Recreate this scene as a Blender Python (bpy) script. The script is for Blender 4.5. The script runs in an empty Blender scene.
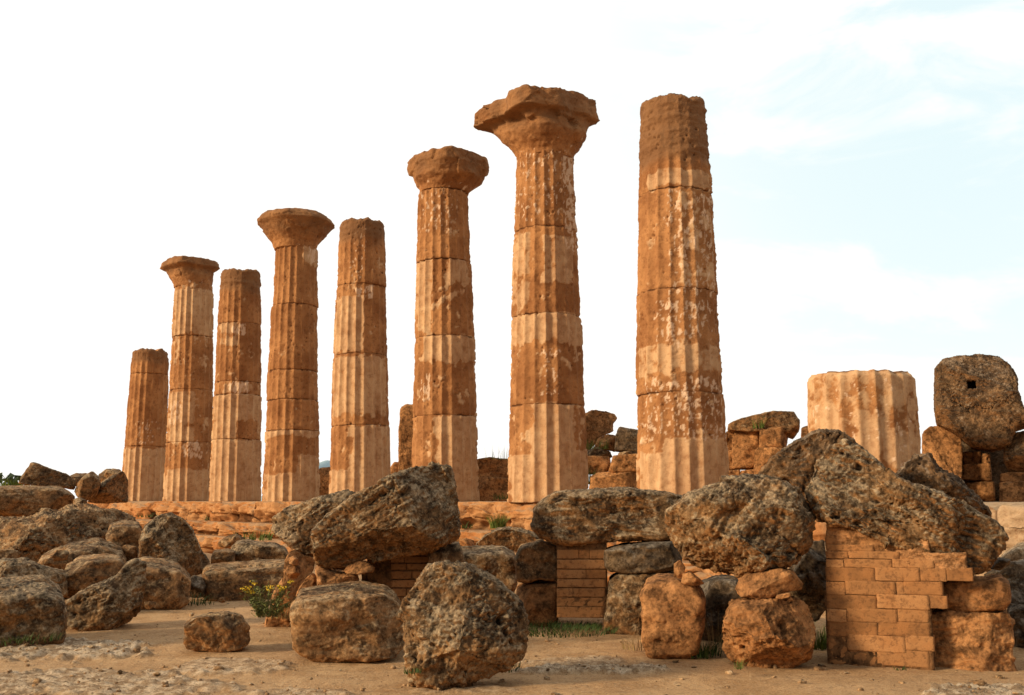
import bpy, math, random
import numpy as np

random.seed(7)
rng = np.random.default_rng(11)
scene = bpy.context.scene
COL = scene.collection

# ------------------------------------------------------------------ camera
F = 995.0; CX, CY = 512.0, 347.5
EYE = 1.65
PITCH = math.radians(8.74)
cam_d = bpy.data.cameras.new("camera"); cam = bpy.data.objects.new("camera", cam_d); COL.objects.link(cam)
cam.location = (0, 0, EYE); cam.rotation_euler = (math.pi / 2 + PITCH, 0, 0)
cam_d.sensor_width = 36.0; cam_d.lens = 36.0 * F / 1024.0
cam_d.clip_start = 0.05; cam_d.clip_end = 20000
scene.camera = cam
cp, sp = math.cos(PITCH), math.sin(PITCH)

def at(px, py, Y):
    """point of the place seen at a picture position, at distance Y ahead of the viewer"""
    a = (px - CX) / F; b = (CY - py) / F
    dy = cp - b * sp; dz = sp + b * cp
    s = Y / dy
    return np.array((a * s, Y, EYE + dz * s))

def ground_depth(py):
    b = (CY - py) / F
    return -EYE / (sp + b * cp) * (cp - b * sp)

ZOOM = {'A': (0, 420, 2.535), 'B': (240, 440, 2.737), 'C': (500, 440, 2.735), 'D': (740, 420, 2.535),
        'E': (720, 340, 3.368), 'F': (380, 70, 2.78), 'G': (100, 190, 2.108), 'H': (0, 440, 5.793),
        'I': (570, 390, 3.938), 'J': (900, 340, 3.161), 'K': (900, 540, 4.516), 'L': (110, 485, 5.12),
        'M': (440, 490, 5.79), 'N': (270, 530, 6.827), 'O': (640, 540, 4.965), 'P': (0, 0, 1.0)}
def zp(code, pts):
    x0, y0, s = ZOOM[code]
    return [(x0 + x / s, y0 + y / s) for x, y in pts]

# ------------------------------------------------------------------ noise
def _hash(ix, iy, iz, seed):
    h = (ix.astype(np.uint32) * np.uint32(374761393)) ^ (iy.astype(np.uint32) * np.uint32(668265263)) \
        ^ (iz.astype(np.uint32) * np.uint32(2147483647 - 19)) ^ np.uint32((seed * 974711 + 12345) & 0xffffffff)
    h = (h ^ (h >> np.uint32(13))) * np.uint32(1274126177)
    h = (h ^ (h >> np.uint32(16))) * np.uint32(2246822519)
    return h ^ (h >> np.uint32(15))

_G = rng.normal(size=(256, 3)); _G /= np.linalg.norm(_G, axis=1)[:, None]; _G = _G.astype(np.float32)
def perlin(P, seed=0):
    P = np.asarray(P, dtype=np.float32)
    i = np.floor(P); f = P - i; i = i.astype(np.int64)
    u = f * f * f * (f * (f * 6 - 15) + 10)
    out = np.zeros(len(P), np.float32)
    for dx in (0, 1):
        wx = u[:, 0] if dx else 1 - u[:, 0]
        for dy in (0, 1):
            wy = u[:, 1] if dy else 1 - u[:, 1]
            for dz in (0, 1):
                wz = u[:, 2] if dz else 1 - u[:, 2]
                g = _G[_hash(i[:, 0] + dx, i[:, 1] + dy, i[:, 2] + dz, seed) & np.uint32(255)]
                d = g[:, 0] * (f[:, 0] - dx) + g[:, 1] * (f[:, 1] - dy) + g[:, 2] * (f[:, 2] - dz)
                out += wx * wy * wz * d
    return out * 1.6
def fbm(P, octv=4, seed=0, gain=0.5):
    a = 1.0; o = 0; t = 0
    P = np.asarray(P, dtype=np.float32)
    for k in range(octv):
        o = o + a * perlin(P, seed + k * 17); t += a; a *= gain; P = P * 2.03 + 3.7
    return o / t * 1.3
def ridged(P, octv=3, seed=0):
    a = 1.0; o = 0; t = 0
    P = np.asarray(P, dtype=np.float32)
    for k in range(octv):
        o = o + a * (1 - 2 * np.abs(perlin(P, seed + k * 13))); t += a; a *= .5; P = P * 2.1 + 1.3
    return o / t
def worley(P, seed=0):
    P = np.asarray(P, dtype=np.float32); i = np.floor(P).astype(np.int64); f = P - i
    best = np.full(len(P), 9.0, np.float32)
    for dx in (-1, 0, 1):
        for dy in (-1, 0, 1):
            for dz in (-1, 0, 1):
                h = _hash(i[:, 0] + dx, i[:, 1] + dy, i[:, 2] + dz, seed)
                ox = (h & np.uint32(1023)).astype(np.float32) / 1023; oy = ((h >> np.uint32(10)) & np.uint32(1023)).astype(np.float32) / 1023
                oz = ((h >> np.uint32(20)) & np.uint32(1023)).astype(np.float32) / 1023
                d = (dx + ox - f[:, 0]) ** 2 + (dy + oy - f[:, 1]) ** 2 + (dz + oz - f[:, 2]) ** 2
                best = np.minimum(best, d)
    return np.sqrt(best)
def cells(P, seed=0):
    """broken faces: every cell of stone gets its own slightly tilted plane"""
    P = np.asarray(P, dtype=np.float32); i = np.floor(P).astype(np.int64); f = P - i
    best = np.full(len(P), 99.0, np.float32); val = np.zeros(len(P), np.float32)
    for dx in (-1, 0, 1):
        for dy in (-1, 0, 1):
            for dz in (-1, 0, 1):
                h = _hash(i[:, 0] + dx, i[:, 1] + dy, i[:, 2] + dz, seed)
                ox = dx + (h & np.uint32(1023)).astype(np.float32) / 1023 - f[:, 0]; oy = dy + ((h >> np.uint32(10)) & np.uint32(1023)).astype(np.float32) / 1023 - f[:, 1]
                oz = dz + ((h >> np.uint32(20)) & np.uint32(1023)).astype(np.float32) / 1023 - f[:, 2]
                d = ox * ox + oy * oy + oz * oz; g = _G[(h >> np.uint32(7)) & np.uint32(255)]
                v = g[:, 0] * ox + g[:, 1] * oy + g[:, 2] * oz + .45 * g[:, 2]
                m = d < best; best = np.where(m, d, best); val = np.where(m, v, val)
    return val
def sstep(a, b, x):
    t = np.clip((x - a) / (b - a), 0, 1); return t * t * (3 - 2 * t)

# ------------------------------------------------------------------ mesh helpers
def make_mesh(name, V, quads=None, tris=None, mat=None, attrs=None, smooth=True):
    me = bpy.data.meshes.new(name)
    V = np.asarray(V, np.float32)
    nq = 0 if quads is None else len(quads); nt = 0 if tris is None else len(tris)
    loops = []
    if nq: loops.append(np.asarray(quads, np.int32).ravel())
    if nt: loops.append(np.asarray(tris, np.int32).ravel())
    loops = np.concatenate(loops)
    me.vertices.add(len(V)); me.vertices.foreach_set('co', V.ravel())
    me.loops.add(len(loops)); me.loops.foreach_set('vertex_index', loops)
    tot = np.concatenate([np.full(nq, 4, np.int32), np.full(nt, 3, np.int32)])
    st = np.concatenate([[0], np.cumsum(tot)[:-1]]).astype(np.int32)
    me.polygons.add(nq + nt); me.polygons.foreach_set('loop_start', st); me.polygons.foreach_set('loop_total', tot)
    me.polygons.foreach_set('use_smooth', np.full(nq + nt, smooth, bool))
    if attrs:
        for k, a in attrs.items():
            at_ = me.attributes.new(k, 'FLOAT', 'POINT'); at_.data.foreach_set('value', np.asarray(a, np.float32))
    me.update(); me.validate()
    if mat: me.materials.append(mat)
    return me
def obj(name, me, loc=(0, 0, 0), parent=None):
    o = bpy.data.objects.new(name, me); COL.objects.link(o); o.location = [float(c) for c in loc]
    if parent: o.parent = parent
    return o
def tag(o, label=None, cat=None, group=None, kind=None):
    if label: o['label'] = label
    if cat: o['category'] = cat
    if group: o['group'] = group
    if kind: o['kind'] = kind
    return o
def empty(name, loc):
    return obj(name, None, loc)

_cs = {}
def cubesphere(N):
    if N in _cs: return _cs[N]
    g = np.tan(np.linspace(-1, 1, N + 1) * math.pi / 4)
    a, b = np.meshgrid(g, g, indexing='ij'); one = np.ones_like(a)
    faces = []; pts = []
    for ax in range(3):
        for s in (-1, 1):
            c = [None] * 3; c[ax] = one * s
            o = [(1, 2), (2, 0), (0, 1)][ax]
            c[o[0]], c[o[1]] = (a, b) if s > 0 else (b, a)
            pts.append(np.stack(c, -1).reshape(-1, 3))
    P = np.concatenate(pts); key = np.round(P * 1e5).astype(np.int64)
    _, idx, inv = np.unique(key, axis=0, return_index=True, return_inverse=True); inv = inv.ravel()
    M = N + 1
    i, j = np.meshgrid(np.arange(N), np.arange(N), indexing='ij')
    q = np.stack([i * M + j, (i + 1) * M + j, (i + 1) * M + j + 1, i * M + j + 1], -1).reshape(-1, 4)
    Q = np.concatenate([inv[q + f * M * M] for f in range(6)])
    _cs[N] = (P[idx], Q); return _cs[N]
def normals(V, Q):
    n = np.cross(V[Q[:, 2]] - V[Q[:, 0]], V[Q[:, 3]] - V[Q[:, 1]])
    N = np.zeros_like(V)
    for k in range(4): np.add.at(N, Q[:, k], n)
    return N / (np.linalg.norm(N, axis=1)[:, None] + 1e-12)

# ------------------------------------------------------------------ materials
def nmat(name):
    m = bpy.data.materials.new(name); m.use_nodes = True
    nt = m.node_tree; nt.nodes.clear()
    out = nt.nodes.new('ShaderNodeOutputMaterial'); b = nt.nodes.new('ShaderNodeBsdfPrincipled')
    b.inputs['Roughness'].default_value = .92; b.inputs['Specular IOR Level'].default_value = .12
    nt.links.new(b.outputs[0], out.inputs[0])
    return m, nt, b
class NB:
    def __init__(s, nt): s.nt = nt
    def n(s, t, **k):
        x = s.nt.nodes.new(t)
        for a, v in k.items(): setattr(x, a, v)
        return x
    def l(s, a, b): s.nt.links.new(a, b)
    def put(s, sock, v):
        if hasattr(v, 'is_linked') or isinstance(v, bpy.types.NodeSocket): s.l(v, sock)
        elif isinstance(v, (tuple, list)) and sock.type == 'RGBA' and len(v) == 3: sock.default_value = (*v, 1)
        else: sock.default_value = v
    def math(s, op, a, b=None, c=None, clamp=False):
        x = s.n('ShaderNodeMath', operation=op, use_clamp=clamp); s.put(x.inputs[0], a)
        if b is not None: s.put(x.inputs[1], b)
        if c is not None: s.put(x.inputs[2], c)
        return x.outputs[0]
    def mix(s, f, a, b, blend='MIX'):
        x = s.n('ShaderNodeMix', data_type='RGBA', blend_type=blend); s.put(x.inputs[0], f); s.put(x.inputs[6], a); s.put(x.inputs[7], b)
        return x.outputs[2]
    def noise(s, vec, scale, detail=6, rough=.6, dist=0.0):
        x = s.n('ShaderNodeTexNoise'); s.l(vec, x.inputs['Vector']); x.inputs['Scale'].default_value = scale
        x.inputs['Detail'].default_value = detail; x.inputs['Roughness'].default_value = rough; x.inputs['Distortion'].default_value = dist
        return x.outputs[0]
    def voro(s, vec, scale):
        x = s.n('ShaderNodeTexVoronoi'); s.l(vec, x.inputs['Vector']); x.inputs['Scale'].default_value = scale
        return x.outputs[0]
    def ss(s, v, a, b, lo=0.0, hi=1.0):
        x = s.n('ShaderNodeMapRange', interpolation_type='SMOOTHSTEP'); s.put(x.inputs[0], v)
        for i, k in enumerate((a, b, lo, hi)): x.inputs[i + 1].default_value = k
        return x.outputs[0]
    def attr(s, name):
        x = s.n('ShaderNodeAttribute', attribute_name=name); return x.outputs['Fac']
    def coord(s, rnd=True):
        t = s.n('ShaderNodeTexCoord').outputs['Object']
        if not rnd: return t
        oi = s.n('ShaderNodeObjectInfo').outputs['Random']
        m = s.math('MULTIPLY', oi, 57.0)
        v = s.n('ShaderNodeVectorMath', operation='ADD'); s.l(t, v.inputs[0]); s.l(m, v.inputs[1]); return v.outputs[0]
    def bump(s, h, strength, dist, prev=None):
        x = s.n('ShaderNodeBump'); s.put(x.inputs['Strength'], strength); x.inputs['Distance'].default_value = dist; s.l(h, x.inputs['Height'])
        if prev: s.l(prev, x.inputs['Normal'])
        return x.outputs[0]
    def hsvvar(s, c, v, sat=None):
        x = s.n('ShaderNodeHueSaturation'); s.put(x.inputs['Color'], c); s.put(x.inputs['Value'], v)
        if sat is not None: s.put(x.inputs['Saturation'], sat)
        return x.outputs[0]

def rock_mat(name, base, dark, under, lich, lich_thr=.56, speck=.62, fine=1.0):
    m, nt, b = nmat(name); k = NB(nt); v = k.coord()
    geo = k.n('ShaderNodeNewGeometry'); sx = k.n('ShaderNodeSeparateXYZ'); k.l(geo.outputs['Normal'], sx.inputs[0]); nz = sx.outputs[2]
    n1 = k.noise(v, 1.7, 7, .62, .3); n2 = k.noise(v, 8, 9, .72, .2); n3 = k.noise(v, 34, 6, .74); n4 = k.noise(v, 4.2, 9, .7, .6); n5 = k.noise(v, 17, 7, .74, .4)
    c = k.mix(k.ss(n1, .38, .62), dark, base)
    c = k.mix(k.math('MULTIPLY', k.ss(k.noise(v, 2.6, 5, .55, .8), .52, .66), .6), c, (under[0] * .95, under[1] * 1.05, under[2] * 1.15))
    # undersides keep the fresh ochre stone
    und = k.math('SUBTRACT', k.ss(k.math('ADD', nz, k.math('MULTIPLY', k.math('SUBTRACT', n1, .5), 2.2)), -.75, .15), 1.0)
    und = k.math('MULTIPLY', und, -1.0)
    c = k.mix(und, c, under)
    # weathered crust and lichen on what looks upward
    up = k.math('MULTIPLY', k.ss(nz, -.3, .8), .14)
    lm = k.ss(k.math('ADD', n4, up), lich_thr + .03, lich_thr + .15)
    c = k.mix(k.math('MULTIPLY', lm, k.ss(n5, .36, .58, .25, .75)), c, lich)
    drk = k.ss(n2, .53, .38)
    dk = (dark[0] * .3, dark[1] * .28, dark[2] * .26)
    c = k.mix(k.math('MULTIPLY', drk, .55), c, dk)
    # grains: dark pores and pale shell bits
    c = k.mix(k.math('MULTIPLY', k.ss(n5, .44, .35), k.ss(n1, .3, .65, .15, .6 * fine)), c, dk)
    c = k.mix(k.math('MULTIPLY', k.ss(n3, .43, .35), k.ss(n4, .62, .4, .15, .7 * fine)), c, dk)
    sp = k.math('MULTIPLY', k.ss(n3, speck - .055, speck + .03), k.ss(n4, .36, .56, .25, 1.0))
    c = k.mix(k.math('MULTIPLY', sp, .55), c, (lich[0] * 1.35, lich[1] * 1.25, lich[2] * 1.1))
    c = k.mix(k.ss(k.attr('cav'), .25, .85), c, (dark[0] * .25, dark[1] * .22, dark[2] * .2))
    c = k.hsvvar(c, k.math('ADD', k.math('ADD', k.ss(n2, .34, .66, .42, 1.0), k.ss(n5, .36, .64, 0.0, .5)), k.ss(n1, .3, .7, -.15, .15)))
    k.l(c, b.inputs['Base Color'])
    h = k.math('ADD', k.math('ADD', n2, k.math('MULTIPLY', n5, .7)), k.math('MULTIPLY', n3, .5))
    k.l(k.bump(h, .85 * fine, .045), b.inputs['Normal'])
    return m

M = {}
M['grey'] = rock_mat('weathered_grey_rock', (.195, .110, .049), (.055, .034, .02), (.29, .135, .047), (.32, .245, .155), .51, .59, .8)
M['brown'] = rock_mat('brown_rock', (.245, .132, .057), (.085, .05, .027), (.31, .146, .052), (.33, .24, .14), .55, .60, .6)
M['deep'] = rock_mat('deep_brown_rock', (.165, .095, .046), (.06, .038, .023), (.23, .108, .04), (.25, .185, .125), .56, .60, .8)
M['orange'] = rock_mat('ochre_rock', (.38, .182, .07), (.25, .115, .045), (.39, .172, .06), (.42, .27, .14), .70, .66, .8)
M['wall'] = rock_mat('cella_block_stone', (.42, .2, .075), (.26, .12, .045), (.36, .16, .056), (.36, .27, .17), .66, .66, .8)
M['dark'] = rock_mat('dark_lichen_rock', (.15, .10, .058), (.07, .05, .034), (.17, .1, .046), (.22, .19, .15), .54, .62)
M['pale'] = rock_mat('pale_limestone', (.46, .33, .2), (.3, .2, .11), (.42, .26, .13), (.5, .42, .3), .6, .64, .8)
M['grit'] = rock_mat('sandy_grit', (.42, .26, .13), (.24, .14, .07), (.36, .2, .09), (.5, .4, .26), .6, .62, .7)
M['joint'] = rock_mat('joint_mortar', (.2, .1, .042), (.12, .06, .026), (.2, .095, .036), (.26, .18, .1), .7, .68, .8)
M['plaster'] = rock_mat('rubble_mortar', (.40, .20, .085), (.29, .135, .052), (.38, .17, .06), (.42, .29, .17), .66, .68, .8)

def column_mat():
    m, nt, b = nmat('column_stone'); k = NB(nt); v = k.coord()
    n1 = k.noise(v, 1.1, 6, .6, .4); n2 = k.noise(v, 7, 8, .68); n3 = k.noise(v, 30, 5, .7)
    mp = k.n('ShaderNodeMapping'); mp.inputs['Scale'].default_value = (3.5, 3.5, .45); k.l(v, mp.inputs[0])
    ns = k.noise(mp.outputs[0], 2.0, 6, .62)
    org = k.mix(k.ss(n1, .36, .64), (.27, .115, .042), (.42, .2, .078))
    org = k.mix(k.math('MULTIPLY', k.ss(n2, .5, .34), .6), org, (.16, .062, .022))
    pal = k.mix(k.ss(n1, .35, .65), (.50, .305, .162), (.56, .36, .195))
    pal = k.mix(k.math('MULTIPLY', k.ss(ns, .5, .68), .6), pal, (.38, .20, .095))
    pal = k.mix(k.math('MULTIPLY', k.ss(n2, .5, .36), .5), pal, (.30, .15, .07))
    c = k.mix(k.attr('pale'), org, pal)
    c = k.mix(k.math('MULTIPLY', k.attr('speck'), .85), c, (.68, .48, .32))
    c = k.mix(k.math('MULTIPLY', k.ss(ns, .56, .74), k.math('MULTIPLY', k.attr('crust'), .8)), c, (.15, .09, .05))
    c = k.mix(k.math('MULTIPLY', k.attr('crust'), .74), c, (.17, .088, .042))
    c = k.mix(k.ss(k.attr('cav'), .45, 1.0), c, (.10, .04, .016))
    c = k.hsvvar(c, k.math('ADD', k.math('MULTIPLY', n3, .5), .76))
    k.l(c, b.inputs['Base Color'])
    h = k.math('ADD', k.math('MULTIPLY', n2, 1.0), k.math('MULTIPLY', n3, .4))
    k.l(k.bump(h, k.math('SUBTRACT', .75, k.math('MULTIPLY', k.attr('pale'), .4)), .05), b.inputs['Normal'])
    return m
M['column'] = column_mat()

def step_mat():
    m, nt, b = nmat('step_stone'); k = NB(nt); v = k.coord(False)
    n1 = k.noise(v, .9, 7, .62, .4); n2 = k.noise(v, 6, 8, .7); n3 = k.noise(v, 28, 5, .7)
    c = k.mix(k.ss(n1, .38, .6), (.40, .165, .055), (.46, .235, .098))
    c = k.mix(k.ss(k.attr('tone'), .35, .9), c, (.44, .30, .18))
    c = k.mix(k.math('MULTIPLY', k.ss(n2, .5, .36), .6), c, (.2, .08, .028))
    c = k.mix(k.ss(n2, .60, .72), c, (.5, .34, .2))
    c = k.mix(k.ss(k.attr('cav'), .4, 1.0), c, (.07, .03, .014))  # dark joints and pits, plus undercut shade put into the step colour
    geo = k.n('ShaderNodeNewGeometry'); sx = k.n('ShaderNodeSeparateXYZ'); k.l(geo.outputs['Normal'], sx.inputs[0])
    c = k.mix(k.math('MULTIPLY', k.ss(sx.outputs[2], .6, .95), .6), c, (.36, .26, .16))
    c = k.hsvvar(c, k.math('ADD', k.math('MULTIPLY', n3, .7), .62))
    k.l(c, b.inputs['Base Color'])
    k.l(k.bump(k.math('ADD', n2, k.math('MULTIPLY', n3, .4)), .7, .05), b.inputs['Normal'])
    return m
M['step'] = step_mat()

def brick_mat():
    m, nt, b = nmat('thin_stone_brick'); k = NB(nt); v = k.coord()
    n1 = k.noise(v, 5, 5, .6); n2 = k.noise(v, 22, 7, .7); n3 = k.noise(v, 90, 4, .7)
    c = k.mix(k.attr('tone'), (.25, .115, .043), (.43, .215, .088))
    c = k.mix(k.math('MULTIPLY', k.ss(n1, .42, .62), .5), c, (.40, .175, .062))
    c = k.mix(k.math('MULTIPLY', k.ss(n2, .52, .36), .7), c, (.15, .07, .03))
    c = k.mix(k.ss(k.attr('cav'), .4, 1.0), c, (.18, .09, .04))
    c = k.hsvvar(c, k.math('ADD', k.math('MULTIPLY', n3, .5), .72))
    k.l(c, b.inputs['Base Color'])
    k.l(k.bump(k.math('ADD', n2, k.math('MULTIPLY', n3, .5)), .55, .02), b.inputs['Normal'])
    return m
M['brick'] = brick_mat()

def ground_mat():
    m, nt, b = nmat('sandy_earth'); k = NB(nt); v = k.coord(False)
    n0 = k.noise(v, .35, 6, .6, .5); n1 = k.noise(v, 1.6, 8, .66, .4); n2 = k.noise(v, 9, 8, .7); n3 = k.noise(v, 45, 6, .72); n4 = k.noise(v, 110, 3, .7)
    c = k.mix(k.ss(n1, .36, .64), (.43, .24, .102), (.58, .36, .178))
    c = k.mix(k.math('MULTIPLY', k.ss(n0, .45, .65), .5), c, (.49, .31, .165))
    c = k.mix(k.math('MULTIPLY', k.ss(n2, .5, .36), .45), c, (.2, .11, .052))
    c = k.mix(k.math('MULTIPLY', k.ss(n3, .53, .62), .7), c, (.60, .45, .28))
    c = k.mix(k.math('MULTIPLY', k.ss(n4, .56, .64), .5), c, (.62, .48, .32))
    c = k.mix(k.math('MULTIPLY', k.ss(n3, .46, .36), .65), c, (.17, .1, .05))
    rk = k.attr('rock')
    rc = k.mix(k.ss(n2, .42, .6), (.30, .2, .115), (.68, .53, .36))
    rc = k.mix(k.ss(n3, .46, .36), rc, (.1, .072, .046))
    c = k.mix(rk, c, rc)
    c = k.mix(k.ss(k.attr('cav'), .3, 1.0), c, (.1, .065, .037))
    c = k.hsvvar(c, k.math('ADD', k.math('MULTIPLY', n4, .6), .68))
    k.l(c, b.inputs['Base Color'])
    h = k.math('ADD', k.math('ADD', n2, k.math('MULTIPLY', n3, .6)), k.math('MULTIPLY', n4, .3))
    k.l(k.bump(h, .9, .045), b.inputs['Normal'])
    return m
M['ground'] = ground_mat()

def leaf_mat(name, a, b_, rough=.6):
    m, nt, b = nmat(name); k = NB(nt); v = k.coord()
    n = k.noise(v, 14, 3, .6)
    k.l(k.mix(k.ss(n, .35, .65), a, b_), b.inputs['Base Color']); b.inputs['Roughness'].default_value = rough
    return m
M['grass'] = leaf_mat('grass_green', (.06, .10, .018), (.14, .17, .035))
M['dgrass'] = leaf_mat('dark_grass_green', (.025, .05, .012), (.06, .085, .02))
M['dry'] = leaf_mat('dry_grass', (.2, .14, .06), (.3, .21, .09))
M['leaf'] = leaf_mat('bush_leaf', (.085, .105, .03), (.19, .19, .06))
M['flower'] = leaf_mat('yellow_flower', (.50, .33, .02), (.62, .43, .04))
M['stem'] = leaf_mat('bush_stem', (.1, .1, .035), (.16, .14, .06))
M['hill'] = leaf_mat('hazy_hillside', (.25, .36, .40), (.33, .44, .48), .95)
M['scrub'] = leaf_mat('dark_scrub', (.025, .045, .03), (.06, .085, .045), .9)

# ------------------------------------------------------------------ world and light
SUN_EL = math.radians(20); SUN_AZ = math.radians(-112)     # azimuth measured from +Y (ahead), clockwise
w = bpy.data.worlds.new("World"); scene.world = w; w.use_nodes = True
k = NB(w.node_tree); w.node_tree.nodes.clear()
out = k.n('ShaderNodeOutputWorld'); bg = k.n('ShaderNodeBackground'); k.l(bg.outputs[0], out.inputs[0])
sky = k.n('ShaderNodeTexSky', sky_type='NISHITA', sun_disc=False)
sky.sun_elevation = SUN_EL; sky.sun_rotation = SUN_AZ; sky.air_density = 1.0; sky.dust_density = 2.0
tc = k.n('ShaderNodeTexCoord').outputs['Generated']
mpw = k.n('ShaderNodeMapping'); mpw.inputs['Scale'].default_value = (1.2, 1.2, 3.2); k.l(tc, mpw.inputs[0])
cn = k.noise(mpw.outputs[0], 3.4, 9, .58, .5)
dot = k.n('ShaderNodeVectorMath', operation='DOT_PRODUCT'); k.l(tc, dot.inputs[0])
d0 = np.array((.47, .944, .45)); d0 /= np.linalg.norm(d0); dot.inputs[1].default_value = d0
clear = k.ss(dot.outputs['Value'], .9, 1.01)
cl = k.math('MULTIPLY', clear, k.ss(cn, .62, .44))
skyc = k.mix(1.0, sky.outputs[0], (.105, .105, .105), 'MULTIPLY')
blue = k.mix(.1, (.88, 1.04, 1.06), skyc)
k.l(k.mix(cl, (1.12, 1.09, 1.04), blue), bg.inputs[0])
# the haze glows ahead of the viewer and is dimmer overhead and behind
sxy = k.n('ShaderNodeSeparateXYZ'); k.l(tc, sxy.inputs[0])
k.l(k.ss(sxy.outputs[1], -.5, .62, .52, 1.0), bg.inputs[1])
CLOUD = dict(blue=blue)
sl = bpy.data.lights.new("sun", 'SUN'); sl.energy = 5.0; sl.angle = math.radians(10); sl.color = (1, .79, .53)
so = bpy.data.objects.new("sun", sl); COL.objects.link(so); so.location = (-30, -15, 30)
from mathutils import Vector
sd = Vector((math.sin(SUN_AZ) * math.cos(SUN_EL), math.cos(SUN_AZ) * math.cos(SUN_EL), math.sin(SUN_EL)))
so.rotation_euler = sd.to_track_quat('Z', 'Y').to_euler()

# ------------------------------------------------------------------ terrain
ROW0 = np.array((3.95, 23.0)); ROWD = np.array((-3.0, 3.26)); ROWL = np.linalg.norm(ROWD); ROWU = ROWD / ROWL
ROWN = np.array((-ROWU[1], ROWU[0])); ROWN = ROWN if ROWN @ (-ROW0) > 0 else -ROWN     # towards the viewer
STYL = 1.62

def ground_z(x, y):
    x = np.asarray(x, float); y = np.asarray(y, float)
    P = np.stack([x, y, 0 * x], -1).reshape(-1, 3)
    z = .035 * fbm(P * .45, 3, 5) + .012 * fbm(P * 2.1, 3, 9)
    z = z.reshape(x.shape)
    z = z + 1.05 * np.exp(-(((x + 13.5) / 5.0) ** 2 + ((y - 25.5) / 4.2) ** 2) ** 1.5)
    off = (x - ROW0[0]) * ROWN[0] + (y - ROW0[1]) * ROWN[1]
    return z - .25 * sstep(6, 3, off)

def bedrock(x, y):
    """outcropping pale limestone in the path: mask and height"""
    def el(px, py, rx, ry, soft=.35):
        Yc = ground_depth(py); c = at(px, py, Yc)
        wx = rx / F * Yc; wy = max(.12, (ground_depth(py - ry) - ground_depth(py + ry)) / 2)
        return ((x - c[0]) / wx) ** 2 + ((y - c[1]) / wy) ** 2
    m = np.zeros_like(x)
    P = np.stack([x, y, 0 * x], -1).reshape(-1, 3)
    nz = fbm(P * 1.5, 4, 21).reshape(x.shape); nf = fbm(P * 6, 4, 33).reshape(x.shape)
    for (px, py, rx, ry, a) in ((30, 652, 110, 10, 1), (75, 684, 130, 15, .8), (225, 668, 55, 9, .62), (150, 690, 90, 8, .7),
                                (590, 671, 100, 3.0, 1.0), (985, 696, 70, 7, 1), (300, 694, 60, 4, .6), (455, 690, 60, 5, .4), (560, 662, 60, 4, .55)):
        d = el(px, py, rx, ry)
        m = np.maximum(m, a * sstep(1.1, .7, d + nz * .9 + nf * .7))
    return m

def ground():
    def axis(spans):
        o = []
        for a, b, s in spans: o.append(np.arange(a, b, s))
        return np.concatenate(o)
    xs = axis([(-4000, -400, 400), (-400, -60, 34), (-60, -24, 2), (-24, -9, .18), (-9, 9, .03), (9, 20, .18), (20, 60, 2), (60, 400, 34), (400, 4001, 400)])
    ys = axis([(-200, 0, 25), (0, 6, .5), (6, 12, .028), (12, 18, .05), (18, 34, .2), (34, 70, 1), (70, 400, 30), (400, 4001, 300)])
    X, Y = np.meshgrid(xs, ys, indexing='ij')
    Z = ground_z(X, Y)
    near = (np.abs(X) < 12) & (Y > 5) & (Y < 20)
    m = np.zeros_like(X); m[near] = bedrock(X[near], Y[near])
    P = np.stack([X, Y, 0 * X], -1)[near].astype(np.float32)
    mm = m[near]
    r = ridged(P * np.array((2.2, 4.0, 1), np.float32), 4, 3); f = fbm(P * 9, 4, 8); f2 = fbm(P * 3.2, 3, 44)
    hz = .03 * mm + mm * (.028 * np.clip(r, -.8, 1) + .035 * f + .02 * fbm(P * 22, 2, 81)) + .012 * f * (1 - mm) * np.clip(.5 + 2 * f2, 0, 1.5)
    Z[near] += hz
    cav = np.zeros_like(X); cav[near] = np.clip(mm * (.25 - r) * 1.2, 0, 1)
    nx, ny = X.shape
    i, j = np.meshgrid(np.arange(nx - 1), np.arange(ny - 1), indexing='ij')
    Q = np.stack([i * ny + j, (i + 1) * ny + j, (i + 1) * ny + j + 1, i * ny + j + 1], -1).reshape(-1, 4)
    me = make_mesh('ground', np.stack([X, Y, Z], -1).reshape(-1, 3), Q, mat=M['ground'], attrs={'rock': m.ravel(), 'cav': cav.ravel()})
    tag(obj('ground', me), kind='structure')
ground()

def hills():
    xs = np.linspace(-3500, 3500, 700); rows = [0, .35, .7, 1.0, 1.3]
    V = []
    for r in rows:
        P = np.stack([xs * .0011, 0 * xs + r * 1.3, 0 * xs], -1)
        h = 24 + 170 * np.exp(-((xs / 4100 + .185) / .03) ** 2) + 30 * fbm(P, 4, 71)
        z = h * (1 - abs(r - 1.0) ** 1.4) if r <= 1 else h * .8
        V.append(np.stack([xs, 3200 + 900 * r + 0 * xs, z - 30], -1))
    V = np.array(V); n = len(xs)
    i, j = np.meshgrid(np.arange(len(rows) - 1), np.arange(n - 1), indexing='ij')
    Q = np.stack([i * n + j, i * n + j + 1, (i + 1) * n + j + 1, (i + 1) * n + j], -1).reshape(-1, 4)
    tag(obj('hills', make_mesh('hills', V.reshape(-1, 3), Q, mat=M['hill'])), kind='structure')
hills()

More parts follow.
